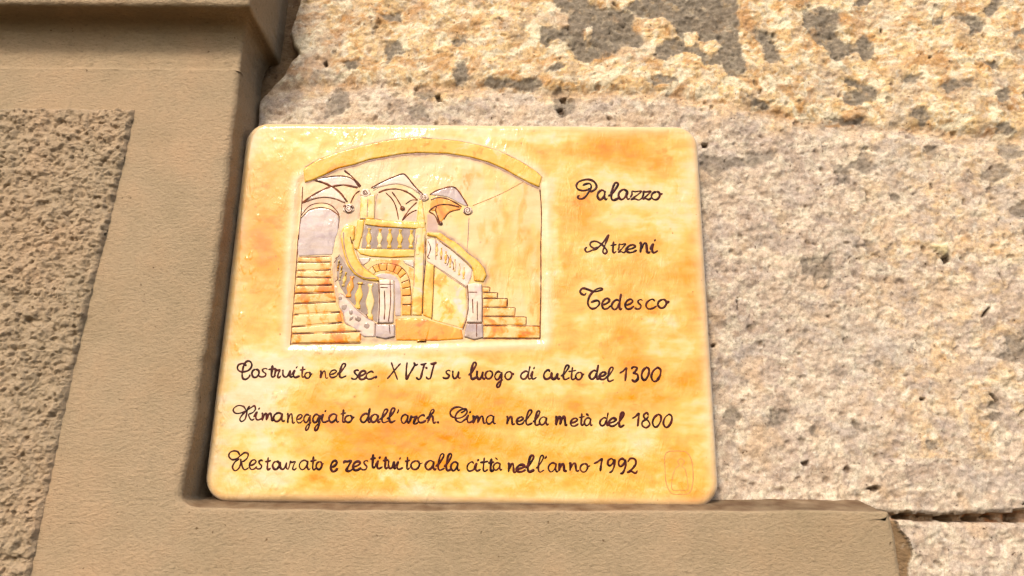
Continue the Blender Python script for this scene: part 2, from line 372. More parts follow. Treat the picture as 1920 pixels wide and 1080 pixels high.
# soft small grey smudges elsewhere
sm = sstep(.42, .70, fbm(X, Z, .022, 5, 71, .62))*.55*(1-gm)
h -= .0009*gm*(~backing) ; h += .0005*gm*fbm(X, Z, .004, 3, 73)
dark = [z3(1280, 0, [(1092,188),(1108,183),(1112,200),(1100,212)]), z3(1280, 0, [(1350,352),(1366,350),(1368,362),(1354,364)]),
        z3(1280, 360, [(1634,722),(1655,690),(1694,662),(1690,680),(1660,708)]), z3(1280, 720, [(1688,62),(1702,66),(1742,104),(1730,108)]),
        z3(1280, 720, [(640,446),(665,438),(688,436),(682,466),(655,462)]), z3(1280, 720, [(1012,592),(1060,572),(1085,590),(1060,606)]),
        z3(1280, 720, [(1305,84),(1325,82),(1326,98),(1308,100)]), z3(1280, 720, [(1868,672),(1892,664),(1890,682)]),
        z3(1280, 360, [(1430,384),(1470,374),(1482,400),(1450,420)]), z3(1280, 360, [(282,632),(290,630),(298,680),(292,682)]),  # first patch is the pale lump's cast shadow, painted dark and sunk
        z3(1280, 360, [(1740,480),(1746,478),(1772,545),(1768,548)]), 
        z3(640, 0, [(535,572),(560,560),(568,600),(548,612)]), z3(640, 0, [(1225,578),(1262,570),(1262,600),(1232,604)]), z3(640, 0, [(1205,640),(1240,630),(1252,660),(1225,668)]),
        z3(1280, 0, [(90,838),(125,835),(122,858),(98,858)]), z3(1280, 720, [(1840,-5),(1850,-5),(1850,5)]), z3(1280, 360, [(140,868),(168,864),(165,882),(146,882)]),
        z3(0, 0, [(1832,390),(1850,378),(1858,400),(1842,412)])]
dk = 1-sstep(-.0004, .0005, sdf_px(dark, wx2*.3+X*.7, wz2*.3+Z*.7, .003))
h -= .0032*dk*(~backing)
lump = 1-sstep(-.0030, .0008, sdf_px([z3(1280, 360, [(1345,290),(1400,300),(1470,320),(1478,365),(1440,385),(1380,345)])], ragx, ragz))
h += .0030*lump
# colours
cream = alb(228, 207, 182); pale = alb(250, 234, 208); pinkg = alb(204, 184, 166); ochre = alb(244, 208, 150); deep = alb(220, 170, 106); greyc = alb(138, 127, 113); greyd = alb(104, 92, 80); brown = alb(92, 66, 44); peach = alb(222, 186, 152); white = alb(255, 248, 232)
n_a = fbm(X, Z, .05, 5, 81); n_b = fbm(X, Z, .018, 5, 82, .6); n_c = fbm(X, Z, .007, 4, 83, .6); n_d = fbm(X, Z, .0032, 3, 84)
col = mix(cream[None, None], pinkg, sstep(-.25, .45, n_a+.4*n_b)*.85)
xr_ = (X - P(640, 100)[0, 0])/.05
ocm = sstep(-.010, .006, dj1 + .014*n_a + .007*n_b)*(sstep(-.62, .20, n_b*.8+.25*n_c + .55*np.clip(xr_, -1.2, .6) - .12))
rz = P(1600, 600)[0]
side = sstep(rz[0]-.02, rz[0]+.04, X + .02*n_a)*sstep(.02, -.01, dj1)*(Z > P(1700, 860)[0, 1])
ocm = np.maximum(ocm, side*sstep(-.35, .35, n_b+.3*n_c)*.7)
col = mix(col, ochre, ocm*.85)
col = mix(col, deep, ocm*sstep(.22, .62, fbm(X, Z, .014, 5, 85, .62))*.75)
col = mix(col, deep, np.where(dj1 > 0, .85, .3)*sstep(.52, .75, fbm(X, Z, .03, 5, 86, .55))*.6)
col = mix(col, pale, sstep(.05, .55, fbm(X, Z, .010, 5, 87, .65))*.8)
col = mix(col, white, sstep(.42, .66, fbm(X, Z, .0075, 4, 88, .62))*.75*(1-.3*(dj1 < 0)))
col = mix(col, alb(196, 170, 146), (dj1 > 0)*sstep(.1, .6, fbm(ragx, ragz, .017, 5, 181, .62))*.55)
col = mix(col, greyc, sm)
qx_ = X + .010*fbm(X, Z, .03, 3, 190); qz_ = Z + .010*fbm(X, Z, .03, 3, 191)
f1 = fbm(qx_, qz_*1.5, .016, 5, 192, .6); f2 = fbm(qx_, qz_*1.4, .026, 5, 193, .6)
col = mix(col, alb(255, 243, 214), sstep(.08, .30, f1)*np.where(dj1 > 0, .80, .45))
col = mix(col, alb(176, 152, 128), sstep(.16, .46, -f1)*np.where(dj1 > 0, .40, .45))
col = mix(col, alb(198, 142, 78), (dj1 > 0)*sstep(.14, .38, f2)*.60)
col = mix(col, alb(200, 184, 172), (dj1 < 0)*sstep(.10, .45, f2)*.55)
st1 = fbm(X, Z, .0040, 4, 182, .75); st2 = fbm(X, Z, .0024, 3, 183, .8)
col = mix(col, alb(160, 140, 120), sstep(.14, .48, st1)*.36*(1-.35*(dj1 > 0)))
col = mix(col, alb(150, 134, 118), (dj1 < 0)*sstep(.36, .62, fbm(ragx, ragz, .0085, 4, 187, .6))*.6)
col = mix(col, alb(206, 150, 84), (dj1 > 0)*sstep(.36, .62, fbm(ragx, ragz, .011, 5, 188, .65))*.65)
col = mix(col, alb(206, 196, 184), sstep(.2, .6, fbm(X, Z, .045, 4, 189))*.35)
col = mix(col, alb(130, 106, 84), sstep(.46, .76, st2)*.34)
col = mix(col, alb(255, 246, 226), sstep(.25, .6, -st1)*.30)
col = mix(col, alb(226, 196, 160), (dj1 < 0)*sstep(.25, .7, fbm(X, Z, .024, 4, 184))*.6)
col = mix(col, alb(190, 166, 140), sstep(.30, .55, fbm(X, Z, .006, 4, 89, .6))*.5*(dj1 < 0))
col = mix(col, brown, pit*.45*(id1>.93)); col = mix(col, alb(150,120,92), pit2*.4*(id2>.9))
gm = gm*np.where(dj1 < -.004, .74, 1.0)*(1-.35*sstep(.1, .6, fbm(X, Z, .007, 4, 196)))
col = mix(col, greyc, gm*.95); col = mix(col, greyd, gm*sstep(.0, .6, n_c)*.45); col = mix(col, alb(188, 172, 150), gm*sstep(.2, .7, n_d)*.5)
rim = np.exp(-((gd-.0003)/.0005)**2)*sstep(-.1, .5, n_c); col = mix(col, greyd, rim*.35)
col = mix(col, alb(84, 62, 44), dk*.9)
col = mix(col, alb(246, 226, 170), lump*.8)
mj = np.exp(-((dj1+.0015*n_b)/.0032)**2)*sstep(-.6, .4, n_a+.5*n_b); col = mix(col, peach, mj*.55*(~backing))
# mortar and old render behind the moulding
up_ = sstep(-.012, .010, dj1 + .014*n_a + .008*n_b)
col = col*(np.array([.955, .925, .885])*(1-up_)[..., None] + np.array([1.0, .965, .885])*up_[..., None])
rb = sstep(0, .03, P(1330, 500)[0, 0]-X)
bk = alb(168, 136, 98)[None, None]*(1+.16*fbm(X, Z, .02, 4, 91))[..., None]
bk = mix(bk, alb(96, 66, 42), sstep(.15, .6, fbm(X, Z, .012, 5, 92, .6))*np.where(X > 0, .15, .7))
bk = mix(bk, alb(205, 180, 150), sstep(.5, .7, fbm(X, Z, .005, 4, 93))*.6)
mc = mix(peach[None, None]*np.ones_like(X)[..., None], alb(214, 150, 100), sstep(-.1, .5, n_c)); mc = mix(mc, pale, sstep(.3, .6, n_d)*.6)
col = np.where(backing[..., None], bk, col); col = np.where(mortar2[..., None], mc, col)
Yw = -h
cell = lambda m_: m_[:-1, :-1]
def wobj(name, mask, mat):
    return grid_object(name, X-wall.location.x, Yw, Z-wall.location.z, mat, wall, col, keep=cell(mask))
a_ = wobj('stone_block', upper, M_stone); a_['label'] = 'yellow ochre stone block with big grey patches above the plaque'
a_ = wobj('stone_block', lower, M_stone); a_['label'] = 'pale pinkish grey stone block behind and right of the plaque'
a_ = wobj('stone_block', bottomb, M_stone); a_['label'] = 'pale grey stone block in the bottom right corner'
wobj('mortar_joint', mortar1, M_stone); wobj('mortar_joint', mortar2, M_mortar)
a_ = wobj('old_render', backing, M_mortar); a_['label'] = 'thin brown render smeared between moulding and stone'

# ------------------------------------------------------------------ plaster surround
pl = empty('plaster_surround', (-.40, 0, -.45), 'beige plaster moulded surround with smooth bands and roughcast panel at left of the plaque', 'moulding')
L0 = np.array(pl.location)
D0 = .040
front_px = [(449, 131), (441, 200), (427, 330), (398, 560), (368, 760), (352, 860), (341, 918), (338, 934), (347, 944), (368, 950), (420, 953), (700, 956), (1000, 957), (1340, 957), (1600, 957), (1660, 958), (1668, 959.5), (1672, 964), (1675, 978), (1684, 1020), (1692, 1080)]
Fp = PL(front_px, D0)
Fp = np.vstack([Fp, [[Fp[-1, 0]+.006, -.46]]])
def resample(p, step):
    p = np.asarray(p, float); s = np.r_[0, np.cumsum(np.hypot(*np.diff(p, axis=0).T))]
    n = max(2, int(s[-1]/step)); t = np.linspace(0, s[-1], n)
    return np.stack([np.interp(t, s, p[:, k]) for k in range(p.shape[1])], 1)
def smooth_path(p, it=3):
    p = p.copy()
    for _ in range(it): p[1:-1] = (p[:-2]+2*p[1:-1]+p[2:])/4
    return p
F = smooth_path(resample(Fp, .0012), 2)
F += np.stack([.0005*fbm(F[:, 1]*1.0, F[:, 0], .03, 3, 101), .0004*fbm(F[:, 0], F[:, 1], .03, 3, 102)], 1)
T_ = np.gradient(F, axis=0); T_ /= np.hypot(T_[:, 0], T_[:, 1])[:, None]
NI = np.stack([T_[:, 1], -T_[:, 0]], 1)       # points into the plaster (path runs down then right: inside is left / below)
# slope of the return: steep beside the plaque, ledge falls outward along the bottom
horiz = np.clip(np.abs(T_[:, 0]), 0, 1)**2
runout = .0012 + .0075*horiz*(F[:, 0] < P(1660, 960, D0)[0, 0])
R_ = .0042 - .0024*horiz
prof = []
for k in np.linspace(0, 1, 26):                # return face from the wall to the arris
    prof.append((F - NI*(runout*(1-k))[:, None], np.full(len(F), -.006) + (D0-R_+.006)*k))
for a in np.linspace(0, math.pi/2, 9)[1:]:
    prof.append((F + NI*(R_*(1-math.cos(a)))[:, None], D0-R_+R_*math.sin(a)))
prof.append((F + NI*(R_+.003)[:, None], np.full(len(F), D0)))
XX = np.stack([p[0][:, 0] for p in prof]); ZZ = np.stack([p[0][:, 1] for p in prof]); DD = np.stack([p[1] for p in prof])
wob = .0005*fbm(XX+DD, ZZ, .012, 4, 103); fade = np.ones(len(prof)); fade[-1] = 0; fade[-2] = .3
XX = XX + wob*fade[:, None]; ZZ = ZZ + wob*fade[:, None]*.5
r_, c_ = XX.shape; idx = np.arange(r_*c_).reshape(r_, c_)
q = np.stack([idx[:-1, :-1], idx[1:, :-1], idx[1:, 1:], idx[:-1, 1:]], -1).reshape(-1, 4)
vv = np.stack([XX, -DD, ZZ], -1).reshape(-1, 3)
bm = bmesh.new(); cl_ = bm.verts.layers.float_color.new('paint')
pc0 = alb(185, 160, 125); shade_paint = np.zeros(XX.shape)
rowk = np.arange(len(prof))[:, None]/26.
shade_paint = (horiz**2)[None, :]*sstep(1.12, .85, rowk)*(.72+.5*fbm(XX, ZZ+DD, .012, 4, 105)) +   .18*(1-horiz[None, :])*sstep(.8, .1, rowk)*(.6+.8*fbm(ZZ, DD, .02, 4, 106))  # shade painted in: dark ledge, return face darkening toward the wall, blotched
shade_paint = np.clip(shade_paint, 0, 1)*(XX < XX[:, -1:].min()+.5); pcb = mix(np.broadcast_to(pc0, XX.shape+(3,)), alb(122, 92, 62), shade_paint).reshape(-1, 3)
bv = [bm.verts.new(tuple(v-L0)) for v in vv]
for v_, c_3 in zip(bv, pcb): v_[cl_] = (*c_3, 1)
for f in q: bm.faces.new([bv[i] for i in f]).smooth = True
ztop = P(250, 131, D0)[0, 1]
last = [bv[i] for i in idx[-1]]
corner = [bm.verts.new(tuple(np.array(c)-L0)) for c in [(-.75, -D0, -.46), (-.75, -D0, ztop), (XX[-1, 0], -D0, ztop)]]
for v_ in corner: v_[cl_] = (*pc0, 1)
bm.faces.new(last + corner)
bmesh.ops.recalc_face_normals(bm, faces=bm.faces)
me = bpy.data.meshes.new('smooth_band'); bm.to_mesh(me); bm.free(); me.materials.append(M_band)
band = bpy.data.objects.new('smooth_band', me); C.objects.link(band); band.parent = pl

# cove and cornice with a mitred return at its right end
xc = P(449, 133, D0)[0, 0]
sec_px = [(131, .0401), (130.4, .0398), (128, .0380), (122, .0372), (108, .0375), (92, .0384), (76, .0400), (60, .0425), (46, .0460), (35, .0500), (26, .0545), (20, .0580), (15, .0608), (11, .0625), (8, .0632), (5, .0640), (0, .0644), (-10, .0646), (-60, .0648), (-200, .065)]
sec = np.array([(P(250, a, b)[0, 1], b) for a, b in sec_px])
sec = sec[np.argsort(sec[:, 0])] if False else sec
ss = np.r_[0, np.cumsum(np.hypot(*np.diff(sec, axis=0).T))]; tt = np.linspace(0, ss[-1], 150)
sz = np.interp(tt, ss, sec[:, 0]); sd = np.interp(tt, ss, sec[:, 1])
sd = np.maximum(sd, .0386); sd = np.convolve(np.pad(sd, 2, 'edge'), [.1, .2, .4, .2, .1], 'valid')
xa = axis(-.42, xc-.001, .0012, -.75, -.1)[:0]
cols_x = np.r_[np.linspace(-.75, -.43, 12)[:-1], np.arange(-.43, 0, .0015)]
us = cols_x[cols_x < xc-.003]
G = []
for x in us: G.append((np.full(len(sz), x), sd, sz))
for k in np.linspace(0, 1, 5)[0:]:             # small rounding of the corner
    off = (sd-D0)*.46; a = k*math.pi/2; rr = .0022
    G.append((xc+off-rr+rr*math.sin(a), sd-rr+rr*math.cos(a), sz))
for k in np.linspace(.08, 1, 24):
    off = (sd-D0)*.46; G.append((xc+off + 0*k, (sd-.0022)*(1-k)+(-.006)*k, sz))
XX = np.stack([g[0] for g in G]); DD = np.stack([g[1] for g in G]); ZZ = np.stack([g[2] for g in G])
nn = .0006*fbm(XX+DD, ZZ, .02, 4, 111) + .00035*fbm(XX+DD, ZZ, .005, 3, 112)
DD = DD + nn*(DD > .01); XX = XX + nn*(np.arange(len(G)) > len(us))[:, None]
grid_object('cornice', XX-L0[0], -DD-L0[1], ZZ-L0[2], M_plaster, pl)

# roughcast panel lying on the band
rx_px = PL([(256, 206), (236, 300), (208, 420), (182, 520), (140, 700), (108, 850), (85, 960), (60, 1080)], D0)
o_ = np.argsort(rx_px[:, 1])
zt0 = P(120, 203, D0)[0, 1]
zr = axis(-.175, zt0, .00068, -.45, -9)[:-1] if False else np.r_[np.linspace(-.45, -.19, 40)[:-1], np.arange(-.19, zt0, .00066)]
sx = np.r_[np.linspace(-.75, -.44, 30)[:-1]]
nz = len(zr)
right = np.interp(zr, rx_px[o_, 1], rx_px[o_, 0])
lo_extr = rx_px[o_][0]; sl2 = (rx_px[o_][1, 0]-lo_extr[0])/(rx_px[o_][1, 1]-lo_extr[1])
right = np.where(zr < lo_extr[1], lo_extr[0]+(zr-lo_extr[1])*sl2, right)
nu = 330
U = np.linspace(0, 1, nu)[None, :]
XR = np.where(U < .1, -.75+(U/.1)*(.75-.44), 0)
XR = np.where(U >= .1, -.44 + (U-.1)/.9*(right[:, None]+.44), XR); ZR = np.repeat(zr[:, None], nu, 1)
XR = XR + (.0018*fbm(ZR, XR*.02, .007, 4, 121, .65))*sstep(.965, 1, U); 
ZR = ZR + (.0020*fbm(XR, ZR*.02, .010, 4, 122, .65))*sstep(zt0-.004, zt0, ZR)
wX = XR+.0028*fbm(XR, ZR, .008, 3, 131, .6); wZ = ZR+.0028*fbm(XR, ZR, .008, 3, 132, .6)
e1, i1 = worley(wX, wZ, .0082, 133); e2, i2 = worley(wX, wZ, .0038, 135); e3, i3 = worley(XR+.0006*fbm(XR, ZR, .003, 2, 136), ZR, .0019, 137)
big = fbm(XR, ZR, .03, 3, 138); am = np.clip(.5+.9*fbm(XR, ZR, .012, 3, 147), 0, 1.3)
hr = .0012 + .0010*big + .0013*fbm(XR, ZR, .014, 3, 146) + .0013*am*(1-np.minimum(e1*e1*1.4, 1.4)) + .0012*(1-np.minimum(e2*e2*1.4, 1.4)) + .0005*(1-e3*e3) + .0006*fbm(XR, ZR, .0024, 3, 139, .7)
smear = sstep(.40, .62, fbm(XR, ZR, .026, 3, 140)); hr = hr*(1-.55*smear)+.0024*smear
holes_ = sstep(.46, .62, fbm(XR, ZR, .0040, 3, 141, .6)); hr -= .0018*holes_; hr += .0012*sstep(.05, .55, fbm(XR, ZR, .0065, 3, 148, .55)) + .0008*(1-np.minimum(worley(wX, wZ, .0026, 150)[0]**2*1.4, 1.4))
edge = np.minimum(right[:, None]-XR, zt0-ZR)
hr = (hr-.0010)*sstep(-.0002, .0034, edge+.0012*fbm(XR, ZR, .005, 3, 149)) - .0016*(1-sstep(.0, .0012, edge))
hr = np.maximum(hr, -.0016)
grid_object('roughcast_panel', XR-L0[0], -(D0+hr)-L0[1], ZR-L0[2], M_rough, pl)

# ------------------------------------------------------------------ the glazed plaque
T0 = .0085; TH = .0135                       # back and thickness: the face stands about 22 mm off the wall datum
DF = T0+TH
Wp, Hp, Rc = .3015, .2455, .0150
plq = empty('ceramic_plaque', (0, -T0, -Hp/2), 'glazed yellow and orange ceramic plaque with relief staircase and handwritten Italian text', 'plaque')
PO = np.array(plq.location)
def Q(px, py):       # photograph pixel -> (u, v) on the face of the plaque, in world x, z
    return P(px, py, DF)
def QL(pts): return PL(pts, DF)
# sunken picture field
field = QL([(562, 342), (600, 312), (660, 285), (730, 268), (800, 266), (880, 275), (950, 297), (1000, 324), (1016, 342), (1018, 480), (1016, 636), (880, 642), (700, 647), (544, 648), (552, 500)])
def face_h(x, z):
    """height of the painted face above the nominal face plane"""
    d = sdist(np.asarray(x, float), np.asarray(z, float), field)
    hh = .00035*fbm(x, z, .06, 2, 201) + .00016*fbm(x, z, .017, 2, 202)
    hh = hh - .0007*sstep(.0035, -.0008, d)
    hh = hh + .00012*np.exp(-((d-.0045)/.0030)**2)
    return hh
def axis_dense(a, n, e):
    t = np.linspace(-1, 1, n); w = 1+1.2*np.exp(-((1-np.abs(t))/e)**2)
    s = np.cumsum(1/w); s = (s-s[0])/(s[-1]-s[0])*2-1
    return s*a
vs_ = axis_dense(Hp/2, 470, .06); us_ = axis_dense(1, 560, .05)
dz = np.abs(vs_) - (Hp/2-Rc)
hw = np.where(dz > 0, Wp/2-Rc+np.sqrt(np.maximum(Rc**2-np.maximum(dz, 0)**2, 0)), Wp/2)
hw += .0004*perlin(vs_*40, vs_*0+3.3, 211)
XP = us_[None, :]*hw[:, None]; ZP = np.repeat(vs_[:, None], len(us_), 1)
ZP = ZP + .0004*perlin(XP*25, XP*0+1.7, 212)*(np.abs(ZP)/(Hp/2))
rr_outline = []
qx = np.abs(XP)-(Wp/2-Rc); qz = np.abs(ZP)-(Hp/2-Rc)
dist = Rc - (np.hypot(np.maximum(qx, 0), np.maximum(qz, 0)) + np.minimum(np.maximum(qx, qz), 0))
dist = np.maximum(dist, 0)
RE = .0048
roundh = np.where(dist < RE, -RE + np.sqrt(np.maximum(RE**2-(RE-dist)**2, 0)), 0)
FH = face_h(XP, ZP)*sstep(0, .006, dist)
runs = np.zeros(XP.shape)                                   # little runs and pimples of glaze down the left side
for (a0, b0, rx0, ry0) in [(468, 500, 14, 60), (482, 440, 10, 60), (515, 921, 34, 9), (452, 620, 8, 60), (620, 657, 40, 6), (522, 742, 14, 12), (520, 828, 12, 9), (412, 790, 7, 70), (520, 560, 8, 40)]:
    c0 = Q(a0, b0)[0]; runs = np.maximum(runs, np.exp(-((XP-c0[0])/(rx0*.00036))**2-((ZP-c0[1])/(ry0*.00036))**2))
FH = FH + .00026*sstep(.18, .62, fbm(XP, ZP*.55, .0040, 2, 243))*sstep(.15, .6, runs)
YP = TH + FH + roundh
# glaze colours
def blob(px, py, rx, ry, ang=0):
    c0 = Q(px, py)[0]; k = .00031
    a = math.radians(ang); dx = (XPw-c0[0]); dz_ = (ZPw-c0[1])
    return np.exp(-(((dx*math.cos(a)+dz_*math.sin(a))/(rx*k))**2 + ((-dx*math.sin(a)+dz_*math.cos(a))/(ry*k))**2))
XPw = XP + .006*fbm(XP, ZP, .03, 4, 221, .6); ZPw = ZP + .005*fbm(XP, ZP, .03, 4, 222, .6)
cr = alb(255, 212, 130)*.97; ye = alb(255, 205, 92)*.97; go = alb(253, 182, 74)*.95; orr = alb(253, 168, 14)*.95; dor = alb(247, 144, 6)*.95; pk = alb(253, 220, 172)*.97; wh = alb(255, 240, 214)
na = fbm(XP*.7, ZP, .05, 5, 223, .6); nb_ = fbm(XP*.6, ZP, .018, 4, 224, .6); ns = fbm(XP*.25, ZP, .007, 4, 225, .6)
warm = .41 + .50*na + .28*nb_ + .16*ns
for (a, b, c, d, s_) in [(690, 800, 120, 45, .75), (600, 780, 50, 50, .35), (1180, 292, 90, 30, .55), (1235, 320, 40, 20, .3), (1060, 520, 40, 110, .30), (1190, 500, 90, 90, .18),
                         (500, 430, 35, 110, .38), (560, 250, 30, 12, .25), (900, 760, 160, 30, .22), (1230, 740, 60, 50, .35), (830, 850, 160, 25, .25), (1080, 770, 20, 16, .5), (1150, 880, 120, 50, .12), (620, 700, 40, 25, .3),
                         (1300, 600, 22, 160, .12), (700, 245, 60, 8, .2), (860, 820, 90, 60, .15), (740, 745, 70, 14, .4)]:
    warm = warm + s_*blob(a, b, c, d)
for (a, b, c, d, s_) in [(470, 800, 70, 160, .50), (500, 290, 50, 50, .38), (1000, 255, 90, 14, .28), (1240, 600, 60, 60, .10), (700, 680, 230, 16, .45), (1290, 330, 25, 60, .25), (1040, 460, 12, 190, .30), (470, 690, 50, 50, .25), (1140, 370, 50, 30, .12), (1250, 820, 60, 30, .15), (960, 910, 200, 25, .2), (580, 250, 120, 10, .1)]:
    warm = warm - s_*blob(a, b, c, d)
brush = fbm(XPw*.45, ZPw, .012, 5, 226, .68)
warm = warm + .16*sstep(.05, .35, fbm(XPw, ZPw, .028, 6, 227, .66)) - .14*sstep(.1, .4, fbm(XPw, ZPw, .036, 5, 228, .62)) + .12*brush
pc = np.stack([np.interp(warm, [-.1, .2, .42, .62, .85, 1.2], [k[i] for k in (pk, cr, ye*.5+go*.5, go, orr, dor)]) for i in range(3)], -1)
stain = sstep(.34, .62, fbm(XP*.7+.003*brush, ZP, .020, 6, 229, .70))*sstep(.35, .7, warm); pc = mix(pc, alb(240, 140, 20), stain*.6)
# yellow-er upper part
yel = blob(640, 300, 160, 60)*.7+blob(960, 480, 60, 120)*.4+blob(1060, 330, 30, 60)*.3
pc = mix(pc, ye, np.clip(yel, 0, 1)*.6*sstep(.1, .6, warm))
fd = sdist(XP, ZP, field)
pc = mix(pc, pk, np.exp(-((fd-.0025)/.0036)**2)*.85*sstep(-.5, .3, na+.4))
inn = sstep(.0, -.0015, fd)
inner = mix(np.broadcast_to(alb(254, 218, 160), pc.shape)*1.0, alb(255, 212, 116), sstep(-.15, .5, fbm(XP, ZP*.45, .016, 4, 231))*.75)
inner = mix(inner, alb(244, 158, 30), sstep(.42, .70, fbm(XP, ZP*.4, .012, 5, 233, .65))*.75)
inner = mix(inner, go, sstep(.25, .65, fbm(XP, ZP*.3, .010, 4, 232))*.8*sstep(Q(860, 500)[0, 0], Q(900, 500)[0, 0], XP))
inner = mix(inner, ye*1.0, .55*blob(950, 480, 60, 130))
inner = mix(inner, pk, .5*sstep(Q(800, 500)[0, 0], Q(700, 500)[0, 0], XP))
S5 = 1337/260.
def c(k, pts):
    ox, oy = ((540, 240), (780, 240), (540, 440), (780, 440))[k-1]
    return [(ox+a/S5, oy+b/S5) for a, b in pts]
def wash_line(dst, k, pts, w, colr, a):
    L = QL(c(k, pts)); lo = L.min(0)-4*w; hi = L.max(0)+4*w
    m_ = (XP > lo[0]) & (XP < hi[0]) & (ZP > lo[1]) & (ZP < hi[1])
    if not m_.any(): return
    x = XP[m_]; z = ZP[m_]; d = np.full(x.shape, 9.)
    for (ax, ay), (bx, by) in zip(L[:-1], L[1:]):
        ex, ey = bx-ax, by-ay; t = np.clip(((x-ax)*ex+(z-ay)*ey)/(ex*ex+ey*ey+1e-15), 0, 1); d = np.minimum(d, np.hypot(x-ax-t*ex, z-ay-t*ey))
    f = np.exp(-(d/w)**2)*a*(.75+.5*fbm(x, z, .006, 3, 241)); dst[m_] = mix(dst[m_], colr, np.clip(f, 0, 1))
def wash_area(dst, k, pts, colr, a, soft=.0008):
    d = sdist(XP, ZP, QL(c(k, pts))); dst[:] = mix(dst, colr, sstep(soft, -soft, d)*a)
mauve = alb(214, 176, 158); mauved = alb(166, 126, 108)
wash_area(inner, 1, [(130, 700), (350, 655), (550, 715), (590, 800), (560, 930), (480, 980), (430, 760), (300, 710), (130, 830)], mauve, .6)
wash_area(inner, 1, [(560, 800), (690, 620), (690, 860), (560, 930)], mauve, .55); wash_area(inner, 1, [(850, 640), (950, 600), (1060, 590), (1240, 690), (1240, 900), (840, 870)], alb(246, 208, 170), .5)
wash_area(inner, 1, [(1110, 880), (1240, 790), (1240, 900)], mauve, .8); wash_area(inner, 2, [(105, 820), (180, 840), (215, 930), (205, 1000), (100, 1000)], mauve, .9)
for k_, p_, w_, a_ in [(1, [(180,522),(330,466),(480,398),(650,356),(800,310),(1100,257),(1337,245)], .0016, .8), (2, [(0,243),(300,250),(520,288),(700,340),(850,405),(1000,490),(1180,580)], .0016, .8),
        (1, [(150,390),(300,300),(480,238),(700,178),(900,128),(1100,100),(1337,95)], .0012, .55), (2, [(0,95),(200,108),(400,122),(600,162),(800,222),(1000,318),(1150,412),(1222,478),(1200,590)], .0012, .55),
        (2, [(150,990),(240,1000),(340,1075)], .0016, .8), (4, [(270,0),(410,80),(510,170),(610,250),(672,325),(692,395),(660,460),(648,620),(650,860),(655,1000)], .0016, .8),
        (4, [(480,510),(492,700),(470,880),(450,1000)], .0014, .6), (4, [(175,300),(300,390),(480,505)], .0014, .6), (3, [(700,1010),(850,1015),(1030,1005),(1040,800),(1034,440)], .0016, .7),
        (3, [(505,0),(520,150),(545,260),(470,230),(440,330),(450,480),(475,600),(500,760),(545,860),(640,920),(710,940)], .0016, .7), (1, [(500,960),(520,1080)], .0014, .5),
        (1, [(690,650),(690,880)], .0012, .5), (1, [(850,640),(845,880)], .0012, .5), (3, [(700,225),(720,300),(800,370)], .0014, .6)]:
    wash_line(inner, k_, p_, w_, mauved, a_)
for (a0, b0, rx0, ry0) in [(713, 374, 4, 5), (728, 398, 5, 6), (924, 432, 6, 12), (972, 432, 4, 6), (984, 433, 5, 7), (926, 470, 8, 20), (972, 486, 7, 8), (965, 450, 5, 8), (1003, 500, 4, 6), (890, 330, 10, 6), (930, 510, 6, 18), (1008, 560, 6, 20), (845, 328, 14, 4), (905, 450, 4, 8), (855, 590, 20, 5), (842, 545, 8, 6), (988, 470, 9, 30), (945, 410, 5, 20)]:
    inner = mix(inner, alb(252, 172, 30), np.clip(.75*blob(a0, b0, rx0*1.3, ry0*1.3), 0, 1))
inner = inner*np.array([.96, .92, .86]); pc = mix(pc, inner, inn)
edge_p = np.exp(-(dist/.0055)**2); pc = mix(pc, pk, edge_p*.85)
pc = mix(pc, alb(246, 226, 206), sstep(.0022, .0, dist)*.8)
rs = np.random.RandomState(5)                     # little dark specks fired into the glaze
for k in range(150):
    sx_, sz_ = rs.uniform(-.148, .148), rs.uniform(-.12, .12); s_ = rs.uniform(.0002, .00045)*(1+.8*(rs.rand() < .1)); g = 6
    i0 = np.searchsorted(vs_, sz_); lo, hi = max(0, i0-g), i0+g
    j0 = np.searchsorted(XP[min(i0, len(vs_)-1)], sx_); jl, jh = max(0, j0-g), j0+g
    w_ = np.exp(-(((XP[lo:hi, jl:jh]-sx_)/s_)**2+((ZP[lo:hi, jl:jh]-sz_)/(s_*rs.uniform(.6, 1.3)))**2))*rs.uniform(.35, .85)
    pc[lo:hi, jl:jh] = mix(pc[lo:hi, jl:jh], alb(130, 84, 44), w_)
nr, ncl = XP.shape
co = np.stack([XP, -T0-YP, ZP], -1).reshape(-1, 3); idx = np.arange(nr*ncl).reshape(nr, ncl)
q = np.stack([idx[:-1, :-1], idx[:-1, 1:], idx[1:, 1:], idx[1:, :-1]], -1).reshape(-1, 4)
ring = np.r_[idx[0, :], idx[1:, -1], idx[-1, -2::-1], idx[-2:0:-1, 0]]
base = len(co); low = co[ring].copy(); low[:, 1] = -T0-TH+RE+.003; low2 = low.copy(); low2[:, 1] = -T0; low2[:, 0] *= .992; low2[:, 2] *= .992
rn = len(ring); l1 = np.arange(base, base+rn); l2 = l1+rn
def strip(a, b): return np.stack([a, b, np.roll(b, -1), np.roll(a, -1)], -1)
q = np.vstack([q, strip(ring, l1), strip(l1, l2)])
co = np.vstack([co, low, low2]); pcc = pc.reshape(-1, 3); pcc = np.vstack([pcc, np.repeat(alb(238, 214, 186)[None], 2*rn, 0)])
slab = mesh_np('slab', co-PO, q, M_slab, plq, pcc)
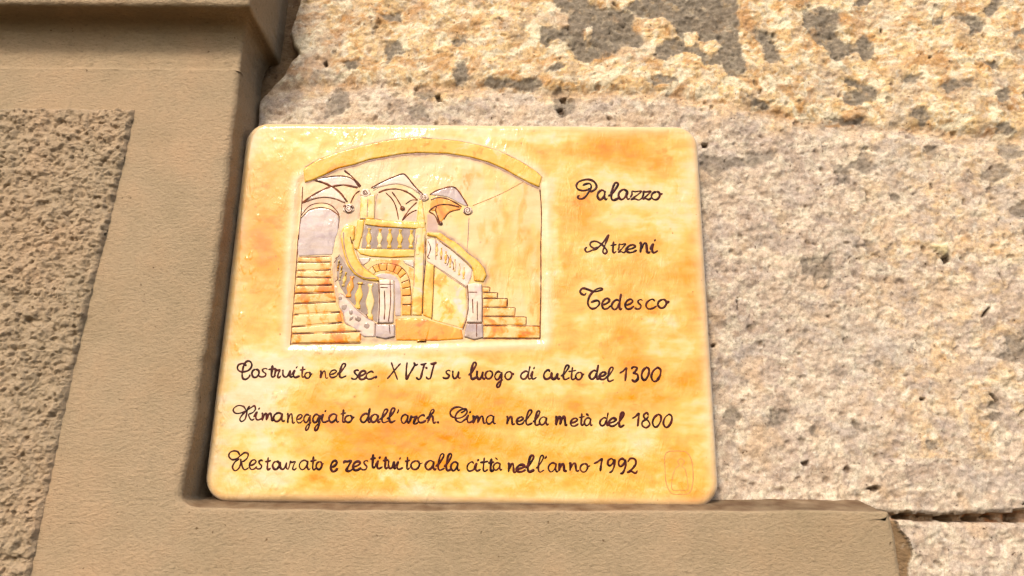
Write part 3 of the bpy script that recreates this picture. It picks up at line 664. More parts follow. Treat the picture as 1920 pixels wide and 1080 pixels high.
# close the back
bm = bmesh.new(); bm.from_mesh(slab.data); bm.verts.ensure_lookup_table(); bm.faces.new([bm.verts[i] for i in l2]); bm.to_mesh(slab.data); bm.free()
mm = bpy.data.meshes.new('mortar_bed')
mm.name = 'mortar_bed'
bm = bmesh.new()
ang = np.linspace(0, 2*math.pi, 96, endpoint=False)
def rr(a, w, h_, n=6): c, s = math.cos(a), math.sin(a); k = (abs(c/w)**n+abs(s/h_)**n)**(-1/n); return c*k, s*k
rings = []
for dd_, sc in ((-.001, 1.0), (T0-.001, .985), (T0+.001, .97)):
    rg = []
    for a in ang:
        x, z = rr(a, (Wp/2-.007)*sc, (Hp/2-.006)*sc); j = .0018*float(perlin(np.array([a*4]), np.array([2.2]), 77)[0])
        rg.append(bm.verts.new((x*(1+j/.1)-PO[0], -dd_-PO[1], z-PO[2])))
    rings.append(rg)
for a_, b_ in zip(rings[:-1], rings[1:]):
    for i in range(len(a_)): bm.faces.new((a_[i], a_[(i+1) % len(a_)], b_[(i+1) % len(b_)], b_[i])).smooth = True
bm.to_mesh(mm); bm.free(); mm.materials.append(M_plaster)
mb = bpy.data.objects.new('mortar_bed', mm); C.objects.link(mb); mb.parent = plq

covers = []; RS = .72
def smooth_closed(p, step=.0004, it=1):
    p = np.vstack([p, p[:1]]); p = resample(p, step)[:-1]
    for _ in range(it): p = (np.roll(p, 1, 0)+2*p+np.roll(p, -1, 0))/4
    return p
def base_h(w): return TH + face_h(w[:, 0], w[:, 1])
def cover_h(w):
    hh = np.zeros(len(w))
    for poly, t, b0, b1 in covers:
        if (w.max(0) < b0).any() or (w.min(0) > b1).any(): continue
        d = sdist(w[:, 0], w[:, 1], poly); hh = np.maximum(hh, t*sstep(.0001, -.0006, d))
    return hh
def relief(name, pts, t, mat, parent=plq, bev=.0008, it=2, on=0.0, label=None, curvy=False):
    """a low raised shape modelled in the clay; pts in world x, z"""
    t = t*RS; on = on*RS
    if curvy:
        pts = np.asarray(pts, float); pts = catmull(np.vstack([pts[-2:], pts, pts[:2]]), .0004); j = np.argmin(np.hypot(*(pts[:len(pts)//2]-pts[len(pts)-1]).T)); pts = pts[j:-1]
    p = smooth_closed(np.asarray(pts, float), .0004, it)
    area = .5*np.sum(p[:, 0]*np.roll(p[:, 1], -1)-np.roll(p[:, 0], -1)*p[:, 1])
    if area < 0: p = p[::-1]
    tg = np.roll(p, -2, 0)-np.roll(p, 2, 0); tg /= np.hypot(tg[:, 0], tg[:, 1])[:, None]+1e-12
    nrm = np.stack([-tg[:, 1], tg[:, 0]], 1)
    bm = bmesh.new(); R = []
    for ins, hh in ((0, -.0004), (0.0, .25*t), (.25*bev, .66*t), (.6*bev, .93*t), (bev, t)):
        w = p + nrm*ins; z = base_h(w)+on+hh
        R.append([bm.verts.new((a[0]-PO[0], -T0-b-PO[1], a[1]-PO[2])) for a, b in zip(w, z)])
    n = len(p)
    for a_, b_ in zip(R[:-1], R[1:]):
        for i in range(n): bm.faces.new((a_[i], a_[(i+1) % n], b_[(i+1) % n], b_[i])).smooth = True
    top = [Vector((v.co.x, v.co.z)) for v in R[-1]]
    ov, _, of, orv, _, _ = delaunay_2d_cdt(top, [], [list(range(n))], 1, 1e-7)
    vm = []
    for i, v2 in enumerate(ov):
        if orv[i]: vm.append(R[-1][orv[i][0]])
        else: vm.append(bm.verts.new((v2.x, R[-1][0].co.y, v2.y)))
    for tri in of:
        t3 = [vm[i] for i in tri]
        if len(set(t3)) == 3:
            try: bm.faces.new(t3).smooth = True
            except ValueError: pass
    bmesh.ops.recalc_face_normals(bm, faces=bm.faces)
    me = bpy.data.meshes.new(name); bm.to_mesh(me); bm.free(); me.materials.append(mat)
    o = bpy.data.objects.new(name, me); C.objects.link(o)
    if parent is plq: o.parent = plq
    else: o.parent = parent
    if label: o['label'] = label
    covers.append((p, t+on, p.min(0), p.max(0)))
    return o
def catmull(p, step=.0003):
    p = np.asarray(p, float)
    if len(p) < 3: return resample(p, step)
    q = np.vstack([2*p[0]-p[1], p, 2*p[-1]-p[-2]]); out = []
    for i in range(1, len(q)-2):
        n = max(2, int(np.hypot(*(q[i+1]-q[i]))/step)); t = np.linspace(0, 1, n, endpoint=False)[:, None]
        out.append(.5*(2*q[i]+(q[i+1]-q[i-1])*t+(2*q[i-1]-5*q[i]+4*q[i+1]-q[i+2])*t**2+(3*q[i]-q[i-1]-3*q[i+1]+q[i+2])*t**3))
    out.append(p[-1:]); return np.vstack(out)
_sc = [0]; WK = 1.0
def strokes(name, lst, width, mat, parent=plq, height=.00010, vary=.38, flat=False):
    """brush or scratched lines as slightly domed ribbons lying on the glaze; lst = [(points, width factor)]"""
    V = []; Fq = []
    for pts, wf in lst:
        _sc[0] += 1
        if len(pts) == 2 and np.hypot(*(pts[1]-pts[0])) < width*.8:      # a dot: stretch to a round blob
            m0 = (pts[0]+pts[1])/2; d0 = (pts[1]-pts[0])/np.hypot(*(pts[1]-pts[0])); wf = wf*1.05; pts = np.array([m0-d0*width*.6, m0+d0*width*.6])
        p = catmull(pts); n = len(p)
        if n < 3: p = resample(pts, .0001); n = len(p)
        if n < 3: continue
        tg = np.gradient(p, axis=0); tg /= np.hypot(tg[:, 0], tg[:, 1])[:, None]+1e-12
        nr_ = np.stack([-tg[:, 1], tg[:, 0]], 1)
        s = np.linspace(0, 1, n); L_ = np.hypot(*np.diff(p, axis=0).T).sum(); e = width*.5
        endt = np.sqrt(np.clip(np.minimum(s, 1-s)*L_/e, .12, 1))
        w = width*wf*WK*.5*endt*(1+vary*perlin(s*L_*260, s*0+.37+_sc[0]*1.31, 401))
        hb = base_h(p)+cover_h(p)+.00001*(_sc[0] % 7)
        base = len(V)
        for k, hh in ((-1, -.00006), (-.62, height*.8), (0, height), (.62, height*.8), (1, -.00006)):
            w2_ = p + nr_*(k*w)[:, None]
            V += [(a[0]-PO[0], -T0-b-hh-PO[1], a[1]-PO[2]) for a, b in zip(w2_, hb)]
        for r in range(4):
            i0 = base+r*n+np.arange(n-1); Fq.append(np.stack([i0, i0+1, i0+1+n, i0+n], -1))
        for end, st in ((0, 1), (n-1, -1)):
            pass
    return mesh_np(name, np.array(V), np.vstack(Fq), mat, parent)

# ---- relief picture
S5 = 1337/260.
def c(k, pts):
    ox, oy = ((540, 240), (780, 240), (540, 440), (780, 440))[k-1]
    return [(ox+a/S5, oy+b/S5) for a, b in pts]
def W_(*parts):
    r = []
    for k, pts in parts: r += c(k, pts)
    return QL(r)
MM = .001
arch = relief('arch_moulding', W_((1, [(150,400),(300,300),(480,238),(700,180),(900,130),(1100,102),(1337,95)]), (2, [(200,110),(400,125),(600,165),(800,225),(1000,320),(1150,415),(1215,475),(1190,572),(1100,535),(1000,480),(850,395),(700,330),(520,280),(300,245),(0,238)]), (1, [(1100,250),(800,300),(650,350),(480,390),(330,460),(240,500),(160,525)])), 1.1*MM, M_yellow, bev=.0012)
relief('alcove', W_((1, [(125,870),(200,795),(300,768),(400,782),(470,835),(488,880),(480,1000)]), (3, [(455,30),(425,190),(100,205),(88,100),(100,0)])), .35*MM, M_grey, label='pinkish grey arched doorway at the head of the left stair')
# left stair
st_l = [(105,215,415,208),(88,265,415,263),(88,348,415,338),(80,408,420,414),(80,490,432,484),(62,566,446,553),(58,664,462,645),(52,772,505,745),(32,890,525,845),(32,956,700,930),(30,1050,700,1040)]
stair = relief('staircase', W_((3, [(100,212),(418,205),(425,330),(440,480),(465,640),(520,745),(560,850),(700,925),(705,1042),(25,1052),(35,880),(50,700),(70,450)])), .25*MM, M_stepc, bev=.0005)
for k in range(10):
    a, b = st_l[k], st_l[k+1]
    relief('step', W_((3, [(a[0]+3, a[1]+9), (a[2]-3, a[3]+9), (b[2]-4, b[3]-7), (b[0]+4, b[1]-7)])), (.45+.03*k)*MM, M_stepc, stair, bev=.0004, it=1, on=.25*MM)
# vault bays
relief('vault_bay', W_((1, [(810,580),(900,525),(1000,480),(1100,445),(1140,465),(1220,560),(1290,645),(1180,572),(1050,535),(900,560)])), .5*MM, M_pink, curvy=True)
relief('vault_bay', W_((2, [(140,640),(200,605),(300,575),(370,575),(430,640),(495,745),(440,735),(320,670),(220,650)])), .5*MM, M_grey, curvy=True)
relief('vault_bay', W_((2, [(150,690),(220,668),(320,690),(430,755),(420,780),(320,805),(260,880),(232,905),(195,800),(140,790)])), .35*MM, M_orange, curvy=True)
relief('vault_bay', W_((1, [(150,700),(300,615),(410,565),(500,640),(555,715),(450,675),(350,662),(250,675)])), .35*MM, M_pink, curvy=True)
relief('vault_bay', W_((1, [(260,500),(400,470),(530,465),(620,492),(680,560),(540,543),(420,555)])), .35*MM, M_pink, curvy=True)
# columns and capitals
relief('column', W_((1, [(700,650),(838,640),(832,880),(690,880)])), .9*MM, M_cream)
relief('column', W_((1, [(1262,690),(1320,680)]), (2, [(60,690),(100,1000)]), (3, [(1310,200),(1300,500),(1290,780),(1195,775),(1205,500),(1225,0)])), .9*MM, M_cream)
relief('pilaster', W_((4, [(100,275),(172,290),(165,560),(150,812),(65,775),(75,500)])), .7*MM, M_yellow)
for k, x, y, r in ((1, 745, 625, 52), (1, 1310, 665, 48), (2, 500, 795, 48), (1, 582, 775, 56), (1, 1102, 772, 26), (2, 235, 915, 24)):
    a = np.linspace(0, 2*math.pi, 14, endpoint=False)
    relief('capital', W_((k, [(x+r*math.cos(t)*(1+.15*math.sin(5*t)), y+r*.85*math.sin(t)) for t in a])), 1.3*MM, M_pink if r > 30 else M_dgrey, bev=.001)
# balcony
balc = relief('balustrade', W_((1, [(740,930),(1240,970)]), (3, [(1235,145),(705,130),(720,20)])), .2*MM, M_dgrey, bev=.0004, label='balcony balustrade with five vase shaped balusters')
relief('handrail', W_((1, [(745,872),(900,885),(1060,900),(1240,908),(1330,905),(1320,968),(1240,972),(900,955),(742,932)])), 1.3*MM, M_yellow, balc)
relief('bottom_rail', W_((3, [(640,130),(800,138),(1225,142),(1220,212),(1000,222),(800,212),(700,190)])), 1.0*MM, M_yellow, balc)
def vase(cx, y0, y1, w, lean=0.0):
    prof = [(0,.55),(.06,.62),(.09,.40),(.20,.34),(.32,.62),(.48,.95),(.60,.82),(.72,.48),(.82,.38),(.86,.70),(.92,.66),(1,.78)]
    L = [(cx-w*b+lean*(a-.5), y0+(y1-y0)*a) for a, b in prof]; R = [(cx+w*b+lean*(a-.5), y0+(y1-y0)*a) for a, b in prof[::-1]]
    return QL(L+R)
for i, (cx, m_) in enumerate([(691.5, M_yellow), (712, M_cream), (730.5, M_yellow), (750, M_yellow), (771, M_yellow)]):
    relief('baluster', vase(cx, 427.5+i*.8, 465.5, 6.0, -1.5), 1.0*MM, m_, balc, bev=.0009, it=1)
relief('newel_post', W_((1, [(668,885),(740,880),(712,1060)]), (3, [(705,30),(680,140),(640,135),(640,60)])), 1.0*MM, M_yellow)
relief('newel_post', W_((1, [(1250,905),(1305,900)]), (3, [(1300,20),(1270,200),(1230,200),(1245,20)])), 1.15*MM, M_cream)
# curved stair rail at left with balusters
curve = relief('curved_balustrade', W_((3, [(560,290),(640,380),(740,440),(870,465),(865,850),(700,745),(600,640),(540,560),(500,500),(470,400),(460,260),(490,180),(530,240)])), .15*MM, M_dgrey, bev=.0004, label='curving stair balustrade between handrail and spotted string')
for x, y0, y1, w, lean, m_ in [(600, 400, 605, 38, -40, M_orange), (682, 455, 715, 42, -32, M_yellow), (790, 470, 825, 46, -10, M_cream), (545, 360, 500, 22, -30, M_yellow), (508, 300, 440, 16, -22, M_cream), (486, 240, 350, 12, -14, M_cream)]:
    cx, cy = c(3, [(x, y0)])[0]; cy2 = c(3, [(x, y1)])[0][1]
    relief('baluster', vase(cx, cy, cy2, w/S5, lean/S5), .95*MM, m_, curve, bev=.0008, it=1)
relief('handrail', W_((1, [(530,960),(600,935),(650,945),(640,1070)]), (3, [(625,60),(640,160),(668,235),(720,310),(800,370),(870,410),(885,450),(800,445),(720,430),(640,385),(575,300),(535,180),(510,60),(505,0)])), 1.5*MM, M_yellow, curve, bev=.0014)
relief('stair_string', W_((3, [(485,560),(520,565),(620,675),(760,785),(838,848),(835,985),(730,985),(640,910),(550,850),(530,750),(490,700)])), 1.0*MM, M_spot, curve, bev=.0010)
relief('newel_post', W_((3, [(872,440),(950,425),(1022,440),(1025,640),(1015,852),(858,852),(868,640)])), 1.5*MM, M_pink, bev=.0009)
relief('newel_base', W_((3, [(842,862),(1030,862),(1030,985),(935,1005),(838,985)])), 1.6*MM, M_grey, bev=.0010)
# archway with separate stones
aw = relief('archway', W_((3, [(800,240),(1095,235),(1110,280),(1215,330),(1205,500),(1195,782),(1030,782),(1030,440),(900,410),(800,372),(725,300)])), .30*MM, M_stepc, bev=.0006, label='orange brick archway under the balcony')
relief('doorway', W_((3, [(830,395),(900,372),(985,375),(1045,405),(1075,460),(1088,560),(1085,780),(1032,780),(1030,445),(900,415)])), .12*MM, M_grey, aw, bev=.0004, on=.30*MM)
outer = [(770,345),(815,305),(870,282),(958,275),(1045,290),(1100,320),(1140,370),(1165,435),(1178,505),(1185,585),(1186,675),(1180,778)]
inner_ = [(815,385),(845,362),(890,348),(950,342),(1015,358),(1055,385),(1078,420),(1090,465),(1098,520),(1100,590),(1100,675),(1096,778)]
for i in range(11):
    o0, o1, n0, n1 = [np.array(v, float) for v in (outer[i], outer[i+1], inner_[i], inner_[i+1])]
    o0, o1 = o0+(o1-o0)*.05, o1-(o1-o0)*.05; n0, n1 = n0+(n1-n0)*.05, n1-(n1-n0)*.05
    relief('voussoir', W_((3, [o0, o1, n1, n0])), .55*MM, M_orange if i % 3 else M_stepc, aw, bev=.0004, it=1, on=.30*MM)
relief('spandrel', W_((3, [(672,225),(798,222),(775,265),(715,298)])), .5*MM, M_pink, aw, on=.2*MM); relief('spandrel', W_((3, [(1105,245),(1212,242),(1210,320),(1180,300),(1125,275)])), .5*MM, M_pink, aw, on=.2*MM)
relief('landing', W_((3, [(1035,812),(1180,800),(1337,815)]), (4, [(150,835),(440,915),(455,1005),(200,1022),(0,1020)]), (3, [(1337,1020),(1040,1018)])), .6*MM, M_orange, bev=.0010)
relief('stair_wall', W_((4, [(178,305),(330,410),(480,515),(488,770),(448,902),(165,822),(170,560)])), .25*MM, M_cream, bev=.0006)
# right flight rail
rail = relief('sloping_balustrade', W_((4, [(105,35),(190,45),(350,150),(540,330),(535,400),(490,505),(300,375),(105,255)])), .5*MM, M_pink, bev=.0006, label='sloping balustrade of the right stair')
relief('handrail', W_((2, [(105,1005),(230,1005),(330,1075)]), (4, [(400,75),(500,165),(600,250),(660,325),(682,390),(650,455),(560,445),(548,340),(470,255),(370,175),(270,95),(195,25),(105,10)])), 1.5*MM, M_yellow, rail, bev=.0013)
for i in range(7):
    t = i/6; x = 200+t*260; y = 70+t*225
    cx, cy = c(4, [(x, y+12)])[0]
    relief('baluster', vase(cx, cy, cy+23.5, 3.0, -1), .7*MM, M_cream, rail, bev=.0005, it=1, on=.3*MM)
relief('newel_post', W_((4, [(490,478),(560,462),(636,475),(640,700),(636,848),(488,848),(498,650)])), 1.4*MM, M_pink, bev=.0009)
relief('newel_base', W_((4, [(486,858),(645,858),(648,995),(560,1015),(462,985)])), 1.5*MM, M_grey, bev=.0010)
# right stair
sr = [(640,500,712),(650,555,787),(650,612,882),(650,700,955),(650,788,1063),(650,876,1200),(655,1000,1200)]
stair2 = relief('staircase', W_((4, [(645,500),(712,500),(715,555),(785,557),(785,610),(880,615),(870,700),(955,705),(955,790),(1062,795),(1065,878),(1195,885),(1195,998),(652,990)])), .25*MM, M_stepc, bev=.0005)
for k in range(6):
    x0, y0, x1 = sr[k]; y1 = sr[k+1][1]
    relief('step', W_((4, [(x0+4, y0+9), (x1-8, y0+11), (x1-8, y1-8), (x0+4, y1-8)])), (.4+.03*k)*MM, M_stepc, stair2, bev=.0004, it=1, on=.25*MM)

def SL(k, *pls): return [(QL(c(k, p)), 1.0) for p in pls]
def SLw(k, w, *pls): return [(QL(c(k, p)), w) for p in pls]
BW = .00092
# each vault rib a raised cord of clay with a brown line
for k, p, w in [(1, [(130,720),(200,670),(300,610),(420,560),(540,545),(670,570)], 1.7), (1, [(250,500),(330,520),(420,560),(500,620),(570,710)], 1.5), (1, [(250,500),(400,465),(530,460),(620,490),(690,570)], 1.1),
          (1, [(540,405),(620,470),(700,560)], 1.3), (1, [(140,720),(250,680),(350,665),(450,680),(550,720)], .9), (1, [(800,575),(900,520),(1000,475),(1100,440),(1140,460),(1220,560),(1300,640)], 1.3),
          (1, [(870,620),(950,590),(1060,585),(1160,620),(1250,690)], 1.4), (1, [(940,620),(1000,680),(1040,760),(1065,880)], .9), (1, [(1000,610),(1050,680),(1100,770)], 1.0), (1, [(1250,690),(1190,690),(1130,730)], .9),
          (1, [(1240,710),(1170,780),(1100,885)], 1.0), (1, [(1240,785),(1170,820),(1100,890)], 1.0), (1, [(690,600),(640,640),(600,720)], 1.0),
          (2, [(130,640),(200,600),(300,570),(370,570),(430,640),(500,750)], 1.4), (2, [(140,690),(220,668),(320,688),(440,755)], 1.4), (2, [(120,800),(200,745),(300,735),(420,760)], 1.2),
          (2, [(200,745),(190,800),(230,910)], .9), (2, [(120,800),(180,840),(222,925)], 1.0), (2, [(425,780),(320,810),(265,880)], 1.0)]:
    strokes('vault_rib', SLw(k, w, p), BW*1.0, M_brown, height=.00028)
for k, x, y, r_ in ((1, 745, 622, 26), (1, 1305, 662, 30), (2, 497, 795, 40), (1, 582, 775, 42), (1, 545, 750, 16), (1, 620, 760, 16), (1, 1102, 765, 22), (2, 235, 912, 20)):
    strokes('capital_swirl', [(QL(c(k, [(x+r_*(1-i/15)*math.cos(i*.95), y+r_*(1-i/15)*math.sin(i*.95)) for i in range(13)])), 1.0)], BW*.7, M_brown)
strokes('doorway_outline', SL(1, [(118,850),(200,750),(300,720),(400,735),(470,800),(490,860),(480,965)], [(118,875),(200,790),(300,763),(400,780),(490,840)]), BW*.9, M_brown)
strokes('soft_outline', SLw(1, 1.0, [(160,380),(300,303),(480,240),(700,180),(900,130),(1100,102),(1337,97)], [(820,600),(900,560),(1050,535),(1180,570),(1290,650)]) +
        SLw(2, 1.0, [(0,97),(200,110),(400,125),(600,165),(800,225),(1000,320),(1150,415),(1222,480)]) + SLw(2, 2.0, [(0,243),(150,240),(300,250),(520,288),(700,340),(850,405),(1000,490),(1100,545),(1180,580)]) +
        SLw(1, 2.0, [(180,522),(330,466),(480,398),(650,356),(800,310),(1100,257),(1337,245)]), BW*.75, M_soft)
strokes('stair_line', SLw(3, 1.1, *[[(a[0]-4, a[1]), ((a[0]+a[2])/2, (a[1]+a[3])/2+3), (a[2], a[3])] for a in st_l]), BW*.85, M_brown)
strokes('stair_line', SLw(4, 1.0, *([[(645, a[1]), (a[2]-60, a[1]+2), (a[2], a[1]+3)] for a in sr] + [[(sr[k][2], sr[k][1]), (sr[k][2]-3, sr[k+1][1]-6)] for k in range(6)])), BW*.85, M_brown)
strokes('frame_line', SL(1, [(140,560),(122,850),(100,1080)]) + SL(3, [(100,0),(82,260),(50,700),(22,1062)]), BW*.8, M_brown)
strokes('frame_line', SL(2, [(1195,590),(1210,800),(1205,1080)]) + SL(4, [(1203,50),(1205,500),(1195,1000)]), BW*.8, M_brown)
strokes('wall_line', SL(2, [(545,745),(800,640),(1040,515)]), BW*.75, M_tan); strokes('wall_line', SL(2, [(510,860),(500,1080)]) + SL(4, [(500,50),(490,170)]), BW*.7, M_soft)
strokes('column_line', SL(1, [(862,630),(845,700),(832,875)], [(840,870),(950,890),(1060,905)], [(690,870),(745,872)], [(770,680),(762,860)]) + SL(3, [(1315,0),(1310,300),(1295,760)], [(1245,0),(1225,180),(1215,500)], [(710,30),(725,-60)]), BW*.6, M_soft)
strokes('pilaster_line', SL(4, [(95,30),(90,250),(70,500),(60,760)], [(178,300),(165,560),(152,820)]), BW*.8, M_brown)
strokes('post_line', SL(3, [(878,440),(882,640),(875,850)], [(985,440),(990,640),(970,840)], [(850,855),(1005,850)], [(842,850),(838,975)], [(975,860),(985,960)], [(885,480),(1010,480)], [(890,510),(965,512)], [(930,540),(935,700),(928,820)]), BW*.7, M_brown)
strokes('post_line', SL(4, [(497,480),(505,640),(495,780),(450,915)], [(590,640),(592,830)], [(505,555),(590,555)], [(490,850),(640,855)], [(585,860),(585,985)], [(545,620),(550,760)], [(632,480),(640,840)]), BW*.7, M_brown)
strokes('rail_line', SL(3, [(535,-20),(545,120),(590,270),(660,370),(740,415),(850,422)], [(640,120),(700,260),(780,350)], [(490,560),(560,600),(620,680),(740,785),(840,850)], [(530,745),(552,850),(640,905),(710,930)]), BW*.8, M_soft)
strokes('rail_line', SL(4, [(200,30),(340,135),(430,210),(520,290),(545,350)], [(175,290),(300,390),(480,510)], [(272,0),(400,85),(500,175),(600,255),(662,330),(684,395)], [(105,30),(185,35),(190,240)]), BW*.9, M_soft)
strokes('scratched_line', SL(4, [(200,105),(188,150),(205,195)], [(232,170),(245,240)], [(300,190),(318,240),(298,300)], [(352,255),(362,300),(358,340)], [(110,200),(118,225),(135,228)], [(115,60),(140,130),(112,215)]), BW*.7, M_brown)
strokes('scratched_line', SL(3, [(455,230),(490,205)], [(470,320),(490,290),(520,280)], [(440,270),(470,235)], [(500,380),(530,350)], [(470,400),(475,430),(450,450)], [(660,470),(700,478),(740,480)], [(750,760),(770,800)], [(620,90),(600,20)]), BW*.75, M_brown)
strokes('voussoir_line', SL(3, [(768,345),(815,305),(870,282),(958,273),(1045,288),(1100,318),(1145,370),(1170,435),(1180,505),(1188,600),(1185,778)]) + SLw(3, .9, *[[outer[i], inner_[i]] for i in range(1, 11)]), BW*.6, M_brown)
strokes('grey_dab', SLw(3, 2.8, [(520,690),(565,705)], [(600,800),(620,815)], [(650,800),(700,825)], [(740,860),(780,895)], [(500,600),(512,630)], [(590,750),(625,745)]), BW*1.3, M_dgrey, height=.00012)

# ---- handwritten text
G = {
 'a': [[(.74,.82),(.45,1),(.12,.78),(0,.38),(.18,.02),(.45,.10),(.70,.50),(.76,.96)], [(.76,.96),(.70,.40),(.80,.03),(1,.14)]],
 'o': [[(.45,1),(.12,.78),(0,.38),(.2,.02),(.5,.05),(.72,.45),(.66,.85),(.42,1)], [(.66,.84),(.8,.66),(1,.76)]],
 'O': [[(.5,1),(.12,.78),(0,.38),(.25,.02),(.65,.05),(.98,.45),(.9,.85),(.5,1)]],
 'c': [[(.82,.78),(.6,1),(.2,.78),(.02,.38),(.2,.02),(.6,.05),(1,.32)]],
 'd': [[(.70,.50),(.5,.60),(.15,.45),(0,.2),(.2,0),(.5,.08),(.74,.45)], [(.90,1),(.80,.6),(.74,.2),(.82,0),(1,.08)]],
 'e': [[(.08,.38),(.55,.52),(.85,.80),(.62,1),(.25,.85),(.02,.42),(.2,.03),(.6,.03),(1,.32)]],
 'g': [[(.75,.93),(.4,1),(.1,.86),(0,.66),(.2,.5),(.5,.56),(.8,.9)], [(.86,.98),(.80,.5),(.62,.12),(.35,0),(.25,.12),(.5,.34),(1,.5)]],
 'h': [[(0,.30),(.35,.55),(.75,.85),(.72,1),(.5,.92),(.3,.5),(.15,0)], [(.18,.12),(.45,.5),(.64,.5),(.68,.2),(.76,.02),(1,.12)]],
 'i': [[(0,.22),(.36,.66),(.24,.2),(.45,0),(1,.16)], [(.62,1),(.57,.93)]],
 'l': [[(0,.22),(.4,.42),(.88,.85),(.82,1),(.58,.95),(.36,.55),(.30,.15),(.5,0),(1,.14)]],
 'm': [[(0,.85),(.09,1),(.07,0)], [(.08,.15),(.25,.85),(.38,.95),(.43,.6),(.40,.05)], [(.42,.2),(.6,.9),(.74,.95),(.79,.5),(.84,.05),(1,.14)]],
 'n': [[(0,.88),(.14,1),(.10,0)], [(.12,.3),(.4,.9),(.60,.95),(.67,.5),(.71,.08),(.86,0),(1,.16)]],
 'r': [[(0,.15),(.18,.75),(.22,1),(.36,.86),(.80,.93),(.62,.55),(.50,.12),(.7,0),(1,.25)]],
 'R': [[(0,.75),(.12,.98),(.35,.95),(.75,1),(.5,.5),(.3,.1),(.6,.0),(1,.25)]],
 's': [[(.95,.88),(.72,1),(.42,.86),(.5,.6),(.76,.35),(.62,.05),(.25,0),(0,.16)]],
 't': [[(.50,1.05),(.38,.4),(.36,.1),(.58,0),(1,.16)], [(-.12,.66),(.45,.70),(1.05,.76)]],
 'u': [[(0,.80),(.10,.96),(.08,.35),(.25,.02),(.5,.15),(.74,.95)], [(.74,.95),(.69,.3),(.82,.02),(1,.16)]],
 'z': [[(0,.25),(.14,.60),(.16,.98),(.40,.93),(.85,.98),(.5,.5),(.08,.06),(.38,.12),(.68,0),(1,.30)]],
 'X': [[(.3,1),(.5,.55),(.78,0)], [(1,.93),(.5,.5),(0,.05)]],
 'V': [[(.15,1),(.08,.5),(.10,.02),(.3,.25),(.80,.9)], [(.66,1),(.78,.82),(1,.88)]],
 'J': [[(.40,.92),(.6,.90),(1,.98)], [(.80,.95),(.60,.5),(.42,.05),(.18,0),(0,.14)]],
 '1': [[(0,.58),(.4,.72),(.88,1)], [(.88,1),(.76,.5),(.68,0)]],
 '3': [[(0,.85),(.3,1),(.82,.93),(.5,.66),(.32,.58),(.86,.48),(.92,.2),(.5,0),(.05,.14)]],
 '0': [[(.60,1),(.2,.75),(0,.35),(.2,.03),(.55,.05),(.92,.45),(.96,.85),(.66,1),(.5,.96)]],
 '8': [[(.78,.8),(.6,1),(.25,.86),(.3,.66),(.75,.45),(.92,.2),(.5,0),(.05,.15),(.1,.4),(.5,.56),(.8,.76)]],
 '9': [[(.85,.85),(.5,1),(.1,.86),(.05,.6),(.35,.5),(.75,.7),(.92,.92),(.92,.5),(.6,.1),(.2,0)]],
 '2': [[(0,.75),(.3,1),(.75,.95),(.82,.62),(.4,.25),(0,.05),(.4,.12),(.8,0),(1,.2)]],
 '.': [[(.3,.6),(.6,.4)]], "'": [[(.9,1),(.85,.5),(.1,0)]], '`': [[(0,1),(1,0)]],
}
PEND = []
def word(label, org, sc, letters, custom=(), width=.00098, hold=False):
    lst = list(PEND); PEND.clear()
    for L_ in letters:
        ch, x0, x1, y0, y1 = L_
        wf = 1.0 + .12*math.sin(x0*1.7)
        for st in G[ch]:
            pts = [(org[0]+(x0+(x1-x0)*a)/sc, org[1]+(y1-(y1-y0)*b)/sc) for a, b in st]
            lst.append((QL(pts), wf*(1.35 if ch in '.' else 1.0)))
    for st in custom:
        lst.append((QL([(org[0]+a/sc, org[1]+b/sc) for a, b in st]), .92))
    if hold: PEND.extend(lst); return
    o = strokes('painted_word', lst, width*1.45, M_ink, height=.00008)
    o['label'] = 'handwritten word %s' % label
    return o
k = 6.4
A1, B1, C1 = (430, 660), (700, 660), (970, 660)
word('Palazzo', (1060, 310), 8.727, [('a',525,690,405,562),('l',700,880,285,570),('a',870,1060,395,558),('z',1060,1275,420,565),('z',1255,1420,425,560),('o',1410,1595,428,560)],
     [[(280,330),(340,305),(400,300),(425,350),(390,420),(340,500),(280,545),(220,545),(203,515),(235,490)], [(400,370),(360,402),(280,415),(205,392),(180,330),(220,270),(320,235),(400,235),(470,268),(510,335),(490,390),(430,425),(395,415)]], .00112)
word('Atzeni', (1060, 420), 6, [('t',512,575,200,325),('z',590,690,225,322),('e',685,805,235,320),('n',832,955,213,325),('i',955,1042,180,325)],
     [[(245,255),(222,285),(245,316),(310,292),(375,266)], [(378,262),(320,272),(280,240),(290,205),(340,194),(400,222),(440,262),(468,305),(448,335),(422,312),(445,240),(468,180),(490,115)], [(490,115),(450,175),(400,235),(350,280),(305,296)]], .00105)
word('Tedesco', (1060, 420), 6, [('e',410,510,838,955),('d',520,640,780,960),('e',670,775,846,955),('s',778,875,850,955),('c',905,1030,846,955),('o',1040,1172,846,945)],
     [[(235,775),(215,798),(180,785),(168,752),(200,724),(260,740),(320,762),(380,752),(416,735),(400,720),(350,735),(300,775),(265,830),(254,900),(290,950),(340,945),(382,900),(370,865),(330,865),(285,885)]], .00105)
word('Costruito', A1, k, [('O',272,358,205,305),('s',350,468,198,298),('t',478,560,165,300),('r',540,622,208,308),('u',632,765,212,302),('i',745,848,180,305),('t',850,912,175,302),('o',905,998,240,314)],
     [[(205,172),(180,140),(120,150),(97,190),(120,228),(170,238),(232,220),(270,170),(262,125),(225,108),(185,140),(165,200),(155,270),(165,318),(200,328),(238,300),(250,268)]])
word('nel', A1, k, [('n',1085,1185,225,315),('e',1200,1300,215,305),('l',1290,1405,140,308)])
word('sec.', A1, k, [('s',1460,1560,215,325),('e',1553,1650,225,328),('c',1640,1750,232,325),('.',1745,1775,290,312)])
